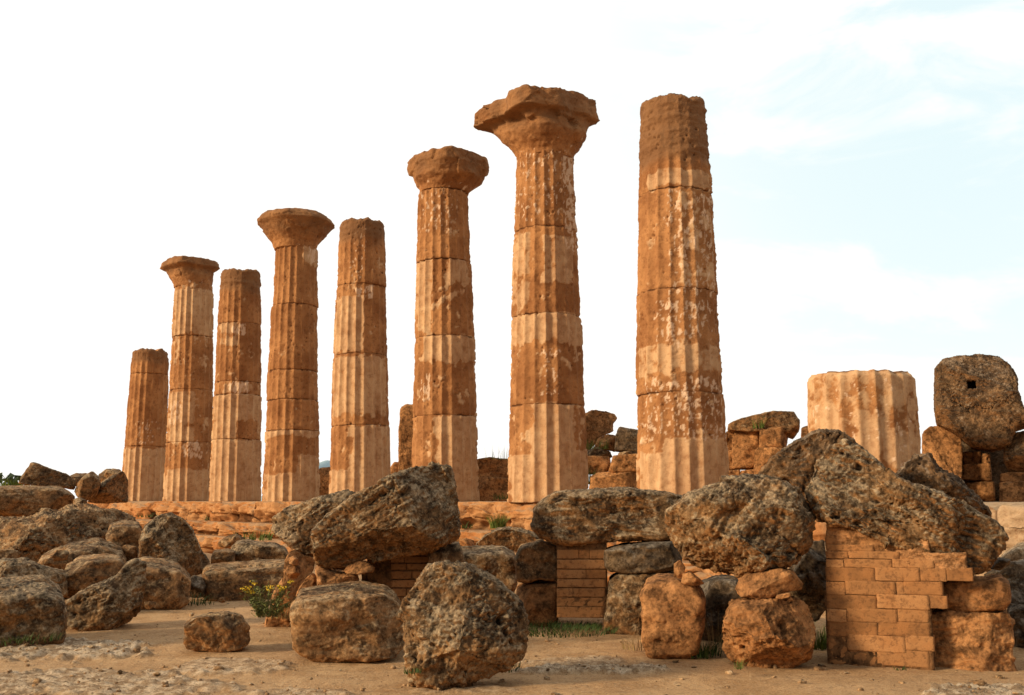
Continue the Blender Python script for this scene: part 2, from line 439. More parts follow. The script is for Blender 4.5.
# ------------------------------------------------------------------ rocks
_seed = [100]
def rock(name, label, cat, code, pts, Y, T, mat='brown', n=3.2, rough=1.0, pits=.6, facets=12, strata=None, group=None,
         ground=False, lean=0.0, res=1.0, warp=1.0, hole=None, big=1.0, sink=True, chunk=.42):
    """A rock with the outline read off the photo, given a real thickness T (half depth) at distance Y."""
    _seed[0] += 1; sd_ = _seed[0]; rg = np.random.default_rng(sd_)
    pp = np.array(zp(code, pts))
    mid = (pp.min(0) + pp.max(0)) / 2
    O0 = at(mid[0], mid[1], Y); az = math.atan2(O0[0], O0[1]); rt = np.array((math.cos(az), -math.sin(az))); fw = np.array((math.sin(az), math.cos(az)))
    dist = math.hypot(O0[0], O0[1]) - .4 * T
    def face(px, py):                      # point on the upright face turned to the viewer
        p = at(px, py, 10.0); p[2] -= EYE; t = dist / (p[:2] @ fw); p = p * t
        return np.array((p[:2] @ rt, p[2] + EYE))
    W = np.array([face(px, py) for px, py in pp])
    if W[:, 1].min() < .12 and sink:       # stands on the ground: let the foot go into the soil
        Hh = np.ptp(W[:, 1]); lowp = W[:, 1] < W[:, 1].min() + .3 * Hh
        W[lowp, 1] -= .12 * Hh
    if n >= 3.6: n = n * 3.0; rough *= .55; pits *= .6; chunk *= .7; warp *= .45; facets = min(facets, 3)
    else: n = n * 1.3; rough *= .75; facets = 9; chunk *= 1.35
    # area centroid
    x, z = W[:, 0], W[:, 1]; x1, z1 = np.roll(x, -1), np.roll(z, -1)
    cr = x * z1 - x1 * z; A = cr.sum() / 2
    c = np.array(((x + x1) @ cr, (z + z1) @ cr)) / (6 * A)
    W = W - c
    # radius by direction
    NT = 720; th = np.linspace(0, 2 * np.pi, NT, endpoint=False); R = np.zeros(NT)
    d = np.stack([np.cos(th), np.sin(th)], -1)
    for a, b in zip(W, np.roll(W, -1, 0)):
        e = b - a; den = d[:, 0] * e[1] - d[:, 1] * e[0]; den = np.where(np.abs(den) < 1e-9, 1e-9, den)
        t = (a[0] * e[1] - a[1] * e[0]) / den; s = (a[0] * d[:, 1] - a[1] * d[:, 0]) / den
        R = np.maximum(R, np.where((s >= -1e-6) & (s <= 1 + 1e-6) & (t > 0), t, 0))
    kk = np.exp(-(np.arange(-9, 10) / 2.5) ** 2); kk /= kk.sum()
    R = np.convolve(np.concatenate([R[-9:], R, R[:9]]), kk, 'valid')
    size = float(np.sqrt(abs(A))); pix = float(np.ptp(pp[:, 0]) + np.ptp(pp[:, 1])) / 2
    N = int(np.clip(pix * .72 * res, 16, 150))
    C, Q = cubesphere(N)
    S = C / np.linalg.norm(C, axis=1)[:, None]
    ang = np.arctan2(S[:, 2], S[:, 0]) % (2 * np.pi)
    r = np.interp(ang, np.append(th, 2 * np.pi), np.append(R, R[0]))
    cph = np.sqrt(S[:, 0] ** 2 + S[:, 2] ** 2); sph = S[:, 1]
    nn = np.power(cph ** n + np.abs(sph) ** n, -1.0 / n)
    g = cph * nn; yy = sph * nn
    U = np.stack([np.cos(ang), 0 * ang, np.sin(ang)], -1)
    low = fbm(S * 1.3 + rg.uniform(0, 50, 3), 2, sd_)
    V = U * (r * g)[:, None]; V[:, 1] = yy * T * (1 + .28 * warp * low)
    dims = np.array((R.max(), T, R.max()))
    q = V / dims
    for _ in range(facets):
        nv = rg.normal(size=3); nv[1] = (abs(nv[1]) + .45) * (-1 if rg.random() < .7 else 1); nv /= np.linalg.norm(nv)
        pr = q @ nv; dd = pr.max() * (rg.uniform(.60, .88) if n < 6 else rg.uniform(.78, .95))
        q = q - (np.maximum(0, pr - dd) * sstep(.02, .35, np.abs(q[:, 1])))[:, None] * nv * .97
    V = q * dims
    if n > 9 and group in (GL, GF):                              # blocks lie a little tipped: the top face slopes to the viewer
        tp = .26 * rg.uniform(.6, 1.3); V[:, 2] -= tp * np.clip(V[:, 2], 0, None) * (.5 - .5 * V[:, 1] / T)
    V[:, 1] += lean * V[:, 2]
    Nn = normals(V, Q)
    P = V + rg.uniform(0, 80, 3)
    Ps = P
    if strata is not None:                 # bedding: stretch the noise along the beds
        ca, sa = math.cos(strata), math.sin(strata)
        al = P[:, 0] * ca + P[:, 2] * sa; ac = -P[:, 0] * sa + P[:, 2] * ca
        Ps = np.stack([al * .35, P[:, 1] * .5, ac * 1.5], -1)
    f1 = fbm(P * (1.5 / max(size, .3)), 3, sd_); rd = ridged(Ps * 3.6, 4, sd_ + 1); f2 = fbm(Ps * 10, 4, sd_ + 2, .6); f3 = fbm(P * 22, 2, sd_ + 6)
    wy = worley(P * 5.5 + .25 * f2[:, None], sd_ + 3); pm = sstep(-.05, .35, fbm(P * 1.6, 2, sd_ + 4))
    pit = sstep(.34, .1, wy) * pm
    wy2 = worley(P * 16, sd_ + 5); pit2 = sstep(.42, .15, wy2) * (.3 + .7 * pm)
    sc = min(1.0, size / .9) ** .6
    D = .03 * size * f1 * big * warp + rough * sc * (.030 * (rd - .35) + .022 * f2 + .014 * f3) - pits * sc * (.065 * pit + .02 * pit2)
    V = V + Nn * D[:, None]
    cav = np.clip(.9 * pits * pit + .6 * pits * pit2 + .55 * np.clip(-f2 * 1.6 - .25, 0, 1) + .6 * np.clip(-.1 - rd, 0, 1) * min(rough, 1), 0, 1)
    if True:
        wp = .12 * np.stack([f2, f3, rd], -1)
        cs = 1.45 / max(size, .25)
        cl_ = cells(P * cs + wp, sd_ + 21) + .45 * cells(P * cs * 2.6 + wp, sd_ + 22)
        V = V + Nn * (np.clip(cl_, -1.1, .8) * .062 * size * chunk)[:, None]
    ck = np.abs(perlin(P * (1.0 / max(size, .25)) + .9 * wp, sd_ + 31) + .06 * f2); cm = sstep(.1, .4, perlin(P * (1.1 / max(size, .25)) + 9, sd_ + 32))
    crk = np.exp(-(ck / .014) ** 2) * cm * (size > .7) * (mat in ('grey', 'brown', 'deep'))
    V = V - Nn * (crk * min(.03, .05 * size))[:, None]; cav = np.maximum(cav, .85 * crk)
    if hole is not None:                   # a square lifting hole cut into the face turned to the viewer
        hx, hz, hs = hole; h0 = face(*zp(code, [(hx, hz)])[0]); dx = np.abs(V[:, 0] + c[0] - h0[0]); dz = np.abs(V[:, 2] + c[1] - h0[1])
        inn = (np.maximum(dx, dz) < hs) & (V[:, 1] < 0)
        V[inn, 1] += .3; cav[inn] = 1
    base = V[:, 2].min()
    V[:, 2] -= base
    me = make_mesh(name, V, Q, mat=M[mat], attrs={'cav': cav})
    cc = rt * c[0] + fw * (dist + (.55 if sink else .4) * T)
    o = obj(name, me, (cc[0], cc[1], c[1] + base)); o.rotation_euler[2] = -az
    tag(o, label, cat, group)
    return o

GL = 'fallen blocks at the left below the steps'; GF = 'boulders lying on the path'; GW = 'blocks of the inner temple wall'
GS = 'fallen entablature rocks propped on piers'; GP = 'propping stones under the fallen rocks'

# --- left heap
rock('stone_slab', 'long thick horizontal slab at the left edge, just under the tilted fluted piece', 'stone slab', 'H',
     [(-120, 450), (-120, 275), (20, 262), (180, 258), (350, 260), (395, 285), (430, 320), (425, 375), (370, 405), (300, 400), (190, 445), (80, 440)], 24.0, .8, 'brown', 5, 1, .3, 6, 0.0, GL)
rock('column_fragment', 'tilted brown fallen shaft piece with its high end to the left, behind the long slab', 'column fragment', 'H',
     [(105, 250), (135, 195), (185, 127), (240, 145), (330, 180), (400, 205), (440, 240), (430, 290), (380, 275), (300, 270)], 26.0, .7, 'brown', 3, .8, .2, 5, -.35, GL)
rock('boulder', 'low brown rock peeping out between the tilted shaft piece and the pointed boulder', 'boulder', 'H',
     [(400, 260), (410, 205), (440, 192), (500, 190), (520, 215), (490, 270)], 27.5, .6, 'brown', 3, 1, .3, 8, None, GL)
rock('boulder', 'pointed upright boulder right of the tilted shaft piece', 'boulder', 'H',
     [(432, 300), (450, 250), (490, 205), (535, 180), (570, 205), (585, 250), (560, 320), (500, 355), (450, 330)], 26.0, .6, 'brown', 3, .8, .3, 10, None, GL)
rock('boulder', 'rounded dark topped boulder behind the two smooth boulders left of the first column', 'boulder', 'H',
     [(560, 260), (575, 195), (620, 168), (690, 172), (720, 200), (725, 260), (640, 300)], 28.5, .7, 'brown', 3, 1, .3, 8, None, GL)
rock('boulder', 'smooth reddish boulder touching the foot of the leftmost column', 'boulder', 'H',
     [(505, 358), (545, 310), (590, 245), (650, 205), (715, 180), (745, 230), (740, 360), (620, 365)], 27.0, .7, 'brown', 3, .8, .2, 10, None, GL)
rock('rubble_stone', 'small rounded lump at the right end of the long left slab', 'stone', 'H',
     [(420, 385), (425, 345), (460, 330), (500, 350), (512, 385), (470, 400)], 23.2, .35, 'brown', 3, .8, .3, 6, None, GL)
rock('rock_outcrop', 'broad bumpy pitted outcrop filling the left side below the long slab', 'rock outcrop', 'H',
     [(-130, 780), (-130, 470), (0, 450), (180, 455), (260, 408), (330, 425), (400, 392), (520, 395), (680, 405), (800, 460), (810, 560), (790, 780), (400, 820)], 21.0, 2.2, 'brown', 2.6, 2.0, 1.0, 8, None, GL, res=1.3)
rock('stone_block', 'broad weathered block with overhanging lip, left of the tall dark rounded boulder', 'stone block', 'L',
     [(-10, 400), (-20, 260), (0, 195), (80, 180), (150, 190), (168, 240), (150, 300), (140, 390), (60, 420)], 19.2, .6, 'brown', 4, 1.2, .6, 8, None, GL)
rock('boulder', 'tall dark dome-shaped boulder standing below the steps at the left', 'boulder', 'L',
     [(140, 400), (150, 280), (180, 215), (240, 170), (310, 152), (370, 175), (420, 225), (455, 290), (480, 350), (505, 400), (490, 455), (420, 480), (300, 470), (180, 460)], 18.4, .75, 'grey', 3, 1, .5, 9, None, GL)
rock('stone_slab', 'long low layered ledge below the bumpy outcrop at the left', 'stone slab', 'A',
     [(90, 375), (105, 345), (180, 312), (250, 300), (310, 325), (322, 355), (330, 420), (200, 440), (100, 420)], 17.6, .7, 'brown', 4, 1.2, .7, 6, 0.05, GL)
rock('rock_outcrop', 'low dark ragged ledge at the left edge behind the big corner boulder', 'rock outcrop', 'A',
     [(-40, 470), (-40, 372), (10, 360), (60, 357), (120, 382), (168, 392), (172, 440), (100, 470)], 15.0, .8, 'grey', 3, 1.5, .8, 8, 0.0, GL)
rock('stone_block', 'dark squarish block in the shade behind the pale jagged boulder', 'stone block', 'A',
     [(163, 445), (166, 372), (205, 348), (262, 344), (308, 346), (318, 375), (305, 440), (230, 460)], 15.6, .5, 'brown', 4.5, .9, .5, 8, None, GL)
rock('stone_block', 'squared brown block with flat top in front of the dome-shaped boulder', 'stone block', 'A',
     [(318, 450), (322, 362), (365, 350), (410, 354), (455, 368), (484, 400), (478, 445), (452, 467), (385, 462), (345, 462)], 16.0, .6, 'brown', 4.5, .9, .5, 8, None, GL)
rock('boulder', 'jagged wedge of pale grey rock with pointed upper right end, next to the corner boulder', 'boulder', 'A',
     [(168, 500), (165, 468), (200, 446), (240, 425), (300, 398), (322, 372), (345, 358), (368, 366), (372, 410), (352, 468), (330, 500), (285, 518), (215, 520)], 13.4, .5, 'grey', 3, 1.3, .7, 10, .5, GL)
rock('boulder', 'large dark rough boulder cut off by the left edge of the picture', 'boulder', 'A',
     [(-60, 555), (-70, 430), (-10, 418), (50, 412), (118, 407), (158, 440), (172, 500), (165, 540), (120, 556), (60, 566), (0, 572)], 11.9, .75, 'grey', 3.6, 1.4, .8, 10, None, GL)
rock('rubble_stone', 'small grey rubble lump between the squared block and the long low block', 'stone', 'L',
     [(385, 555), (400, 490), (430, 470), (475, 480), (495, 530), (485, 560), (430, 568)], 17.0, .3, 'dark', 3, 1.2, .5, 8, None, GL)
rock('stone_block', 'long low grey block lying behind the yellow flowering bush', 'stone block', 'L',
     [(478, 540), (472, 440), (500, 418), (640, 402), (780, 390), (960, 385), (985, 420), (980, 560), (860, 565), (720, 572), (580, 572), (500, 565)], 17.6, .55, 'brown', 5, .9, .4, 6, 0.08, GL)
rock('stone_block', 'small pale block directly above the left end of the long low block', 'stone block', 'L',
     [(515, 410), (520, 365), (535, 338), (590, 330), (640, 335), (640, 415)], 20.0, .4, 'brown', 4, .9, .4, 6, None, GL)
rock('stone_block', 'sloping grey block above the right end of the long low block', 'stone block', 'L',
     [(612, 410), (618, 320), (650, 290), (700, 286), (760, 296), (850, 302), (905, 330), (925, 385), (900, 420)], 20.6, .5, 'grey', 4, 1, .4, 6, None, GL)
rock('rubble_stone', 'brown rounded stone on the lowest step over the sloping grey block', 'stone', 'L',
     [(550, 300), (600, 265), (650, 255), (690, 275), (690, 300), (600, 320), (555, 320)], 24.0, .5, 'brown', 3, 1, .4, 6, None, GL)

for i, (px, py, r_, Y) in enumerate([(60, 556, 7, 16.5), (92, 566, 6, 15.6), (48, 562, 5, 16.0), (8, 556, 8, 16.2), (150, 606, 5, 15.2), (62, 610, 4, 12.9), (196, 588, 5, 17.2), (222, 600, 3.5, 16.3), (128, 552, 7, 18.4), (205, 566, 5, 19.0), (30, 566, 6, 15.4), (300, 590, 4, 14.5)]):
    rg_ = np.random.default_rng(i + 900); an = np.sort(rg_.uniform(0, 6.28, 9)); an = np.linspace(0, 6.28, 9, endpoint=False) + rg_.uniform(-.25, .25, 9)
    rr_ = r_ * rg_.uniform(.75, 1.25, 9)
    rock('rubble_stone', 'small loose rubble stone lying among the bigger blocks at the left', 'stone', 'P', [(px + 1.3 * a_ * math.cos(t_), py - .85 * a_ * math.sin(t_)) for a_, t_ in zip(rr_, an)], Y, r_ * Y / F * .9, 'brown', 3, .9, .3, 9, None, 'small rubble at the left', sink=False)

# --- on the path
rock('boulder', 'small lone loaf-shaped boulder on the sandy path at the left', 'boulder', 'A',
     [(463, 562), (468, 525), (490, 504), (530, 494), (575, 493), (612, 503), (630, 530), (632, 556), (600, 576), (520, 580), (475, 578)], 11.35, .32, 'brown', 3.4, 1, .6, 9, None, GF)
rock('stone_block', 'flat-topped brown block lying on the path in front of the left brick pier', 'stone block', 'B',
     [(147, 545), (140, 490), (143, 440), (160, 418), (250, 407), (350, 403), (395, 410), (428, 430), (450, 470), (450, 535), (425, 565), (330, 578), (250, 584), (200, 575), (165, 560)], 11.1, .55, 'brown', 4.6, 1.1, .5, 8, 0.1, GF)
rock('boulder', 'big jagged foreground boulder nearest the viewer, with a pointed left shoulder', 'boulder', 'B',
     [(458, 600), (446, 540), (450, 505), (432, 488), (445, 445), (480, 400), (510, 352), (545, 345), (580, 352), (620, 345), (665, 372), (720, 405), (762, 440), (790, 508), (772, 560), (720, 590), (650, 625), (600, 650), (540, 655), (480, 640)],
     9.45, .55, 'grey', 2.8, 1.5, .9, 12, None, GF, res=1.1)

# --- left propped group
rock('boulder', 'huge dark layered rock tilted up to the right, propped on the left brick pier', 'boulder', 'B',
     [(205, 345), (198, 295), (192, 255), (230, 212), (310, 150), (400, 98), (480, 72), (540, 64), (578, 82), (590, 130), (598, 200), (602, 262), (560, 288), (500, 306), (440, 325), (380, 342), (340, 325), (295, 355), (250, 362)],
     12.4, .75, 'grey', 3, 1.6, .6, 12, .55, GS, res=1.1)
rock('boulder', 'rounded grey rock leaning against the left side of the huge tilted rock', 'boulder', 'B',
     [(84, 248), (90, 214), (130, 188), (220, 154), (300, 136), (330, 150), (300, 220), (230, 280), (200, 318), (165, 318), (130, 288)],
     13.9, .55, 'grey', 2.8, 1.4, .7, 10, .5, GS)
rock('rubble_stone', 'flat ochre wedge stone squeezed between the huge tilted rock and its pier', 'stone', 'N',
     [(500, 285), (530, 245), (590, 215), (650, 220), (718, 262), (700, 290), (620, 302), (560, 300)], 12.3, .28, 'orange', 3, .8, .4, 6, None, GP)
rock('rubble_pillar', 'slanting rubble and mortar prop behind the yellow flowering bush', 'rubble pillar', 'N',
     [(-50, 640), (40, 430), (100, 340), (130, 230), (160, 130), (250, 180), (310, 190), (300, 280), (240, 370), (190, 450), (190, 620), (60, 640)], 13.6, .4, 'plaster', 3, 1.2, .6, 10, None, GP)
rock('rubble_stone', 'egg-shaped ochre stone set in the slanting rubble prop', 'stone', 'N',
     [(104, 290), (115, 250), (160, 235), (205, 255), (212, 295), (180, 335), (130, 335)], 12.95, .16, 'orange', 2.4, .6, .3, 4, None, GP)
rock('rubble_stone', 'small ochre stone on top of the egg-shaped one under the leaning grey rock', 'stone', 'N',
     [(128, 230), (125, 195), (160, 180), (195, 200), (195, 240), (155, 245)], 12.95, .14, 'orange', 2.4, .6, .3, 4, None, GP)
rock('rubble_stone', 'long ochre stone standing aslant beside the rubble core of the left pier', 'stone', 'N',
     [(175, 470), (190, 420), (240, 335), (290, 295), (322, 310), (320, 420), (290, 480)], 12.9, .22, 'orange', 3, .8, .3, 6, None, GP)
rock('rubble_core', 'lumpy ochre rubble core at the left end of the left brick pier', 'rubble core', 'N',
     [(318, 470), (325, 320), (305, 270), (340, 245), (400, 270), (480, 292), (590, 300), (605, 340), (600, 480)], 12.75, .5, 'plaster', 4, 1.4, .8, 8, None, GP)
rock('rubble_stone', 'grey squared stone at the right top of the left brick pier', 'stone', 'B',
     [(518, 350), (516, 305), (545, 288), (600, 285), (615, 330), (600, 380), (540, 390)], 13.0, .5, 'brown', 4, .9, .4, 6, None, GP)
rock('boulder', 'dark grey block in shade between the left pier and the flat capped pier', 'boulder', 'M',
     [(95, 370), (110, 335), (240, 335), (370, 332), (430, 360), (450, 430), (440, 560), (400, 640), (200, 660), (110, 520)], 15.0, .6, 'grey', 3.6, 1.4, .6, 10, .6, GL)
rock('boulder', 'low grey lichen-covered rock just below the grass tuft on the step', 'boulder', 'M',
     [(195, 330), (260, 270), (330, 235), (400, 222), (500, 235), (570, 260), (610, 300), (600, 360), (400, 360)], 18.0, .7, 'grey', 3, 1, .5, 8, None, GL)
rock('rubble_stone', 'small bright orange stone at the foot of the upper step left of the grass tuft', 'stone', 'M',
     [(112, 320), (115, 290), (150, 282), (195, 292), (200, 322), (150, 330)], 22.0, .3, 'orange', 3.5, .8, .3, 5, None, GL)

# --- middle propped group
rock('stone_slab', 'wide flat dark slab capping the middle brick pier', 'stone slab', 'C',
     [(88, 240), (94, 190), (118, 160), (150, 144), (230, 138), (350, 135), (430, 143), (500, 153), (520, 190), (500, 260), (440, 275), (390, 272), (290, 280), (200, 292), (150, 285), (108, 265)],
     13.6, .75, 'grey', 3.6, 1.5, .5, 10, .03, GS, res=1.1)
rock('stone_slab', 'dark grey flat stone lying under the right half of the capping slab', 'stone slab', 'C',
     [(285, 345), (288, 302), (330, 290), (420, 280), (475, 278), (500, 310), (490, 352), (440, 362), (350, 362), (300, 362)], 13.2, .55, 'dark', 3.6, 1, .4, 8, 0.05, GP)
rock('stone_block', 'tall grey block standing right of the middle brick pier', 'stone block', 'C',
     [(278, 528), (288, 460), (298, 385), (330, 362), (420, 358), (490, 362), (500, 430), (480, 535), (390, 532), (330, 532)], 13.2, .55, 'grey', 4.5, 1.1, .4, 8, 1.4, GP)
rock('stone_block', 'ochre block with a rounded shoulder under the left end of the capping slab', 'stone block', 'C',
     [(46, 385), (40, 325), (55, 292), (110, 276), (158, 292), (160, 385), (105, 380), (70, 392)], 13.9, .5, 'brown', 3.6, .9, .4, 8, None, GP)
rock('stone_slab', 'smooth ochre slab at ground level left of the middle brick pier', 'stone slab', 'C',
     [(40, 470), (45, 412), (70, 394), (155, 388), (160, 495), (90, 495)], 13.9, .5, 'orange', 4, .6, .2, 6, 0.3, GP)
rock('boulder', 'big round dark boulder with white lichen on top, propped on two ochre stones', 'boulder', 'P',
     [(663, 528), (665, 512), (688, 492), (718, 481), (748, 476), (778, 479), (800, 492), (816, 516), (813, 545), (797, 563), (765, 577), (725, 580), (698, 574), (676, 557)],
     10.9, .72, 'grey', 2.5, 1.5, .8, 9, 1.0, GS, res=1.1)
rock('stone_block', 'squarish ochre block propping the left side of the round boulder', 'stone block', 'O',
     [(10, 470), (15, 320), (5, 270), (30, 215), (80, 195), (190, 195), (290, 225), (325, 290), (315, 430), (285, 510), (230, 550), (130, 555), (60, 560), (30, 510)], 11.25, .6, 'orange', 4, .9, .4, 9, .3, GP)
rock('rubble_stone', 'reddish knob of stone under the left rim of the round boulder', 'stone', 'O',
     [(168, 185), (168, 120), (200, 100), (225, 140), (215, 190), (185, 195)], 10.75, .12, 'orange', 2.6, .7, .3, 5, None, GP)
rock('rubble_stone', 'little ochre chock between the squarish block and the round boulder', 'stone', 'O',
     [(208, 215), (215, 170), (250, 160), (300, 195), (322, 222), (260, 230)], 10.7, .14, 'orange', 2.6, .7, .3, 5, None, GP)
rock('rubble_stone', 'lumpy ochre stone wedged between round boulder and the roundish ground boulder', 'stone', 'O',
     [(465, 250), (490, 210), (540, 175), (620, 160), (700, 150), (760, 165), (808, 225), (800, 250), (740, 258), (660, 285), (570, 300), (500, 290)], 10.35, .3, 'orange', 3, .9, .5, 9, None, GP)
rock('rubble_stone', 'thin small yellow chip under the lumpy wedged stone', 'stone', 'O',
     [(672, 290), (680, 272), (745, 262), (752, 280), (700, 294)], 10.15, .09, 'orange', 4, .4, .2, 4, None, GP)
rock('boulder', 'roundish ochre boulder on the ground carrying the lumpy wedged stone', 'boulder', 'O',
     [(400, 470), (412, 400), (445, 330), (500, 308), (600, 300), (720, 292), (820, 320), (865, 390), (868, 480), (850, 560), (780, 605), (700, 620), (640, 640), (540, 630), (460, 590), (412, 540)], 10.35, .55, 'orange', 2.8, 1.3, 1.0, 10, .6, GP)
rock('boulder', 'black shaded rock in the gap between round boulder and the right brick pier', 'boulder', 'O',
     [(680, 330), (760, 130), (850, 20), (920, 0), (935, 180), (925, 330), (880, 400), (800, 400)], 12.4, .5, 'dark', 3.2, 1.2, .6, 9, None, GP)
rock('boulder', 'added dark rock standing in for the shade deep in the hollow under the round boulder', 'boulder', 'O',  # dark filler in place of the hollow's shade, not a seen rock
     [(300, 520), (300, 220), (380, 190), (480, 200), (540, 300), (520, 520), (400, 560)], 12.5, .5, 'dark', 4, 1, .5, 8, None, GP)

# --- right propped group
rock('boulder', 'brown ribbed boulder leaning behind the long right-hand rock', 'boulder', 'D',
     [(42, 145), (80, 92), (140, 46), (200, 22), (250, 25), (300, 58), (330, 130), (290, 230), (200, 260), (160, 200), (110, 155)], 12.6, .7, 'deep', 2.8, 1.3, .6, 10, 1.0, GS)
rock('boulder', 'knobbly crest of dark pitted rock on the back of the long right-hand rock', 'boulder', 'D',
     [(385, 190), (392, 145), (420, 110), (445, 92), (478, 90), (500, 122), (550, 152), (595, 192), (640, 240), (620, 290), (500, 280), (420, 250)], 11.3, .5, 'deep', 2.8, 1.7, 1.2, 10, None, GS)
rock('boulder', 'long dark rock sloping down to the right on top of the right brick pier', 'boulder', 'D',
     [(160, 186), (175, 140), (200, 90), (228, 60), (262, 48), (310, 70), (352, 106), (396, 150), (450, 165), (520, 185), (590, 225), (650, 260), (688, 298), (668, 340), (642, 372), (612, 394), (575, 378), (480, 345), (400, 322), (330, 302), (280, 276), (230, 264), (190, 236)],
     10.42, .62, 'grey', 2.7, 1.5, .9, 10, -.5, GS, res=1.15)
rock('stone_block', 'pale ochre block right of the brickwork, under the tail of the long rock', 'stone block', 'K',
     [(110, 305), (110, 195), (235, 180), (300, 178), (390, 180), (450, 165), (495, 200), (500, 270), (470, 310), (390, 312), (310, 322), (200, 315)], 10.52, .38, 'orange', 4, 1.1, .7, 9, None, GP)
rock('stone_block', 'eroded ochre block with hollows on the ground at the right end of the brick pier', 'stone block', 'K',
     [(60, 590), (60, 430), (70, 340), (220, 318), (320, 325), (480, 320), (512, 380), (505, 480), (520, 620), (430, 625), (350, 600), (260, 600), (180, 600)], 10.5, .38, 'orange', 3.8, 1.9, .8, 10, 0.1, GP)
rock('rubble_stone', 'small dark flat stone beside the tail of the long right-hand rock', 'stone', 'K',
     [(400, 130), (410, 100), (450, 84), (500, 92), (498, 115), (450, 138)], 11.2, .25, 'dark', 3, .8, .3, 6, None, GP)
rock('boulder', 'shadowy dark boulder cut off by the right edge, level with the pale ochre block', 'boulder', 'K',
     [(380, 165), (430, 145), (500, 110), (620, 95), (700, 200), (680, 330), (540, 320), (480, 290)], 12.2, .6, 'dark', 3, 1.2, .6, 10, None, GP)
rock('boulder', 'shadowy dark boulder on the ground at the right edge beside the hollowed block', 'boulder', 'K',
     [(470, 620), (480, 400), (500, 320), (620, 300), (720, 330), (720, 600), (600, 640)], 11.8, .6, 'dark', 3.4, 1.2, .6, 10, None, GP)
rock('stone_slab', 'pale cream slab at the right edge just below the steps', 'stone slab', 'K',
     [(420, 110), (480, 60), (530, 20), (620, 0), (720, 0), (720, 110), (560, 120)], 14.6, .6, 'pale', 3.6, .8, .3, 6, None, GL)

# --- remains of the inner temple wall behind the columns
def back(px): 
    u = (px - CX) / F; kk = (7.25 - 26.05 * u) / (3 + 3.26 * u)
    return 26.05 + 3.26 * kk
def wallblock(code, pts, label, dY=0.0, T=.55, mat='wall', n=6, rough=.8, name='stone_block', **kw):
    pp = zp(code, pts); px = sum(p[0] for p in pp) / len(pp)
    return rock(name, label, kw.pop('cat', 'stone block'), code, pts, back(px) + dY, T, mat, n, rough, kw.pop('pits', .3), kw.pop('facets', 5), group=GW, **kw)
wallblock('P', [(398, 500), (399, 432), (401, 408), (406, 405), (420, 405), (424, 440), (424, 500)], 'narrow upright ochre pillar fragment half hidden behind the fourth column from the right', 1.5, .5, n=4, rough=1.3)
wallblock('P', [(388, 500), (390, 468), (394, 462), (404, 462), (406, 500)], 'small low ochre block left of the narrow pillar fragment', 1.0, .4)
wallblock('P', [(318, 505), (319, 468), (330, 467), (336, 470), (336, 505)], 'dark ochre block filling the gap left of the fourth column from the left', 2.0, .5)
wallblock('P', [(470, 480), (470, 460), (490, 458), (512, 459), (513, 478), (490, 479)], 'upper ochre wall block seen between the two columns with broad capitals', 0, .6, mat='orange')
wallblock('P', [(464, 506), (468, 479), (490, 477), (514, 478), (518, 506), (490, 507)], 'lower ochre wall block seen between the two columns with broad capitals', -.25, .65, mat='orange')
wallblock('I', [(55, 260), (60, 90), (85, 78), (140, 82), (175, 90), (186, 104), (170, 130), (172, 160), (130, 175), (95, 215)], 'large tilted ochre fragment standing on the wall left of the tallest broken column', 1.2, .6, n=3.4, rough=1.0, facets=9, name='wall_fragment', cat='wall fragment')
wallblock('I', [(176, 240), (180, 180), (195, 147), (235, 153), (290, 160), (300, 245)], 'dark reddish block beside the large tilted wall fragment', .6, .5, mat='dark')
wallblock('I', [(95, 230), (110, 190), (150, 172), (185, 180), (180, 240)], 'lumpy pale stone with grass below the large tilted fragment', .5, .4, n=3, rough=1.2, name='rubble_stone', cat='stone')
wallblock('I', [(55, 265), (70, 235), (110, 224), (160, 240), (170, 265), (100, 275)], 'flat grey rubble stone on the left wall course by the tallest broken column', .1, .5, n=3, mat='brown', name='rubble_stone', cat='stone')
wallblock('I', [(185, 262), (190, 245), (230, 240), (285, 246), (285, 262)], 'thin pale stone bedded on the right wall course by the tallest broken column', .1, .4, n=3, mat='brown', name='rubble_stone', cat='stone')
wallblock('I', [(50, 330), (50, 262), (100, 260), (158, 262), (160, 300), (145, 328)], 'left block of the second wall course beside the tallest broken column', 0, .6)
wallblock('I', [(150, 326), (162, 290), (170, 258), (225, 255), (290, 250), (290, 322)], 'right block of the second wall course beside the tallest broken column', -.05, .6)
wallblock('I', [(75, 420), (80, 340), (110, 325), (200, 320), (290, 320), (290, 420)], 'long bottom wall block immediately left of the tallest broken column', -.3, .7)
wallblock('I', [(620, 160), (625, 132), (680, 112), (750, 95), (800, 83), (880, 86), (905, 120), (905, 150), (880, 188), (850, 160), (700, 165)], 'brown slab tilted on top of the wall right of the tallest broken column', .2, .8, n=3.6, mat='brown', rough=1, name='stone_slab', cat='stone slab')
wallblock('I', [(612, 235), (614, 165), (640, 158), (652, 170), (650, 240)], 'narrow wall block touching the right side of the tallest broken column', .2, .5)
wallblock('I', [(640, 310), (640, 200), (650, 165), (700, 155), (745, 158), (748, 240), (735, 310)], 'squat upright block with vertical grooves below the tilted brown slab', -.1, .55, strata=1.57)
wallblock('I', [(745, 230), (748, 155), (800, 148), (855, 146), (862, 175), (850, 230)], 'smooth block right under the raised end of the tilted brown slab', 0, .55)
wallblock('I', [(612, 315), (612, 238), (645, 236), (655, 260), (652, 315)], 'small dark block low beside the right of the tallest broken column', 0, .5)
wallblock('I', [(725, 335), (728, 240), (740, 228), (800, 226), (850, 230), (850, 335)], 'lower right block of the wall, partly behind the ribbed boulder', -.4, .6)
wallblock('I', [(612, 370), (612, 318), (670, 314), (672, 370)], 'bottom left footing block near the tallest broken column and round boulder', -.4, .6)
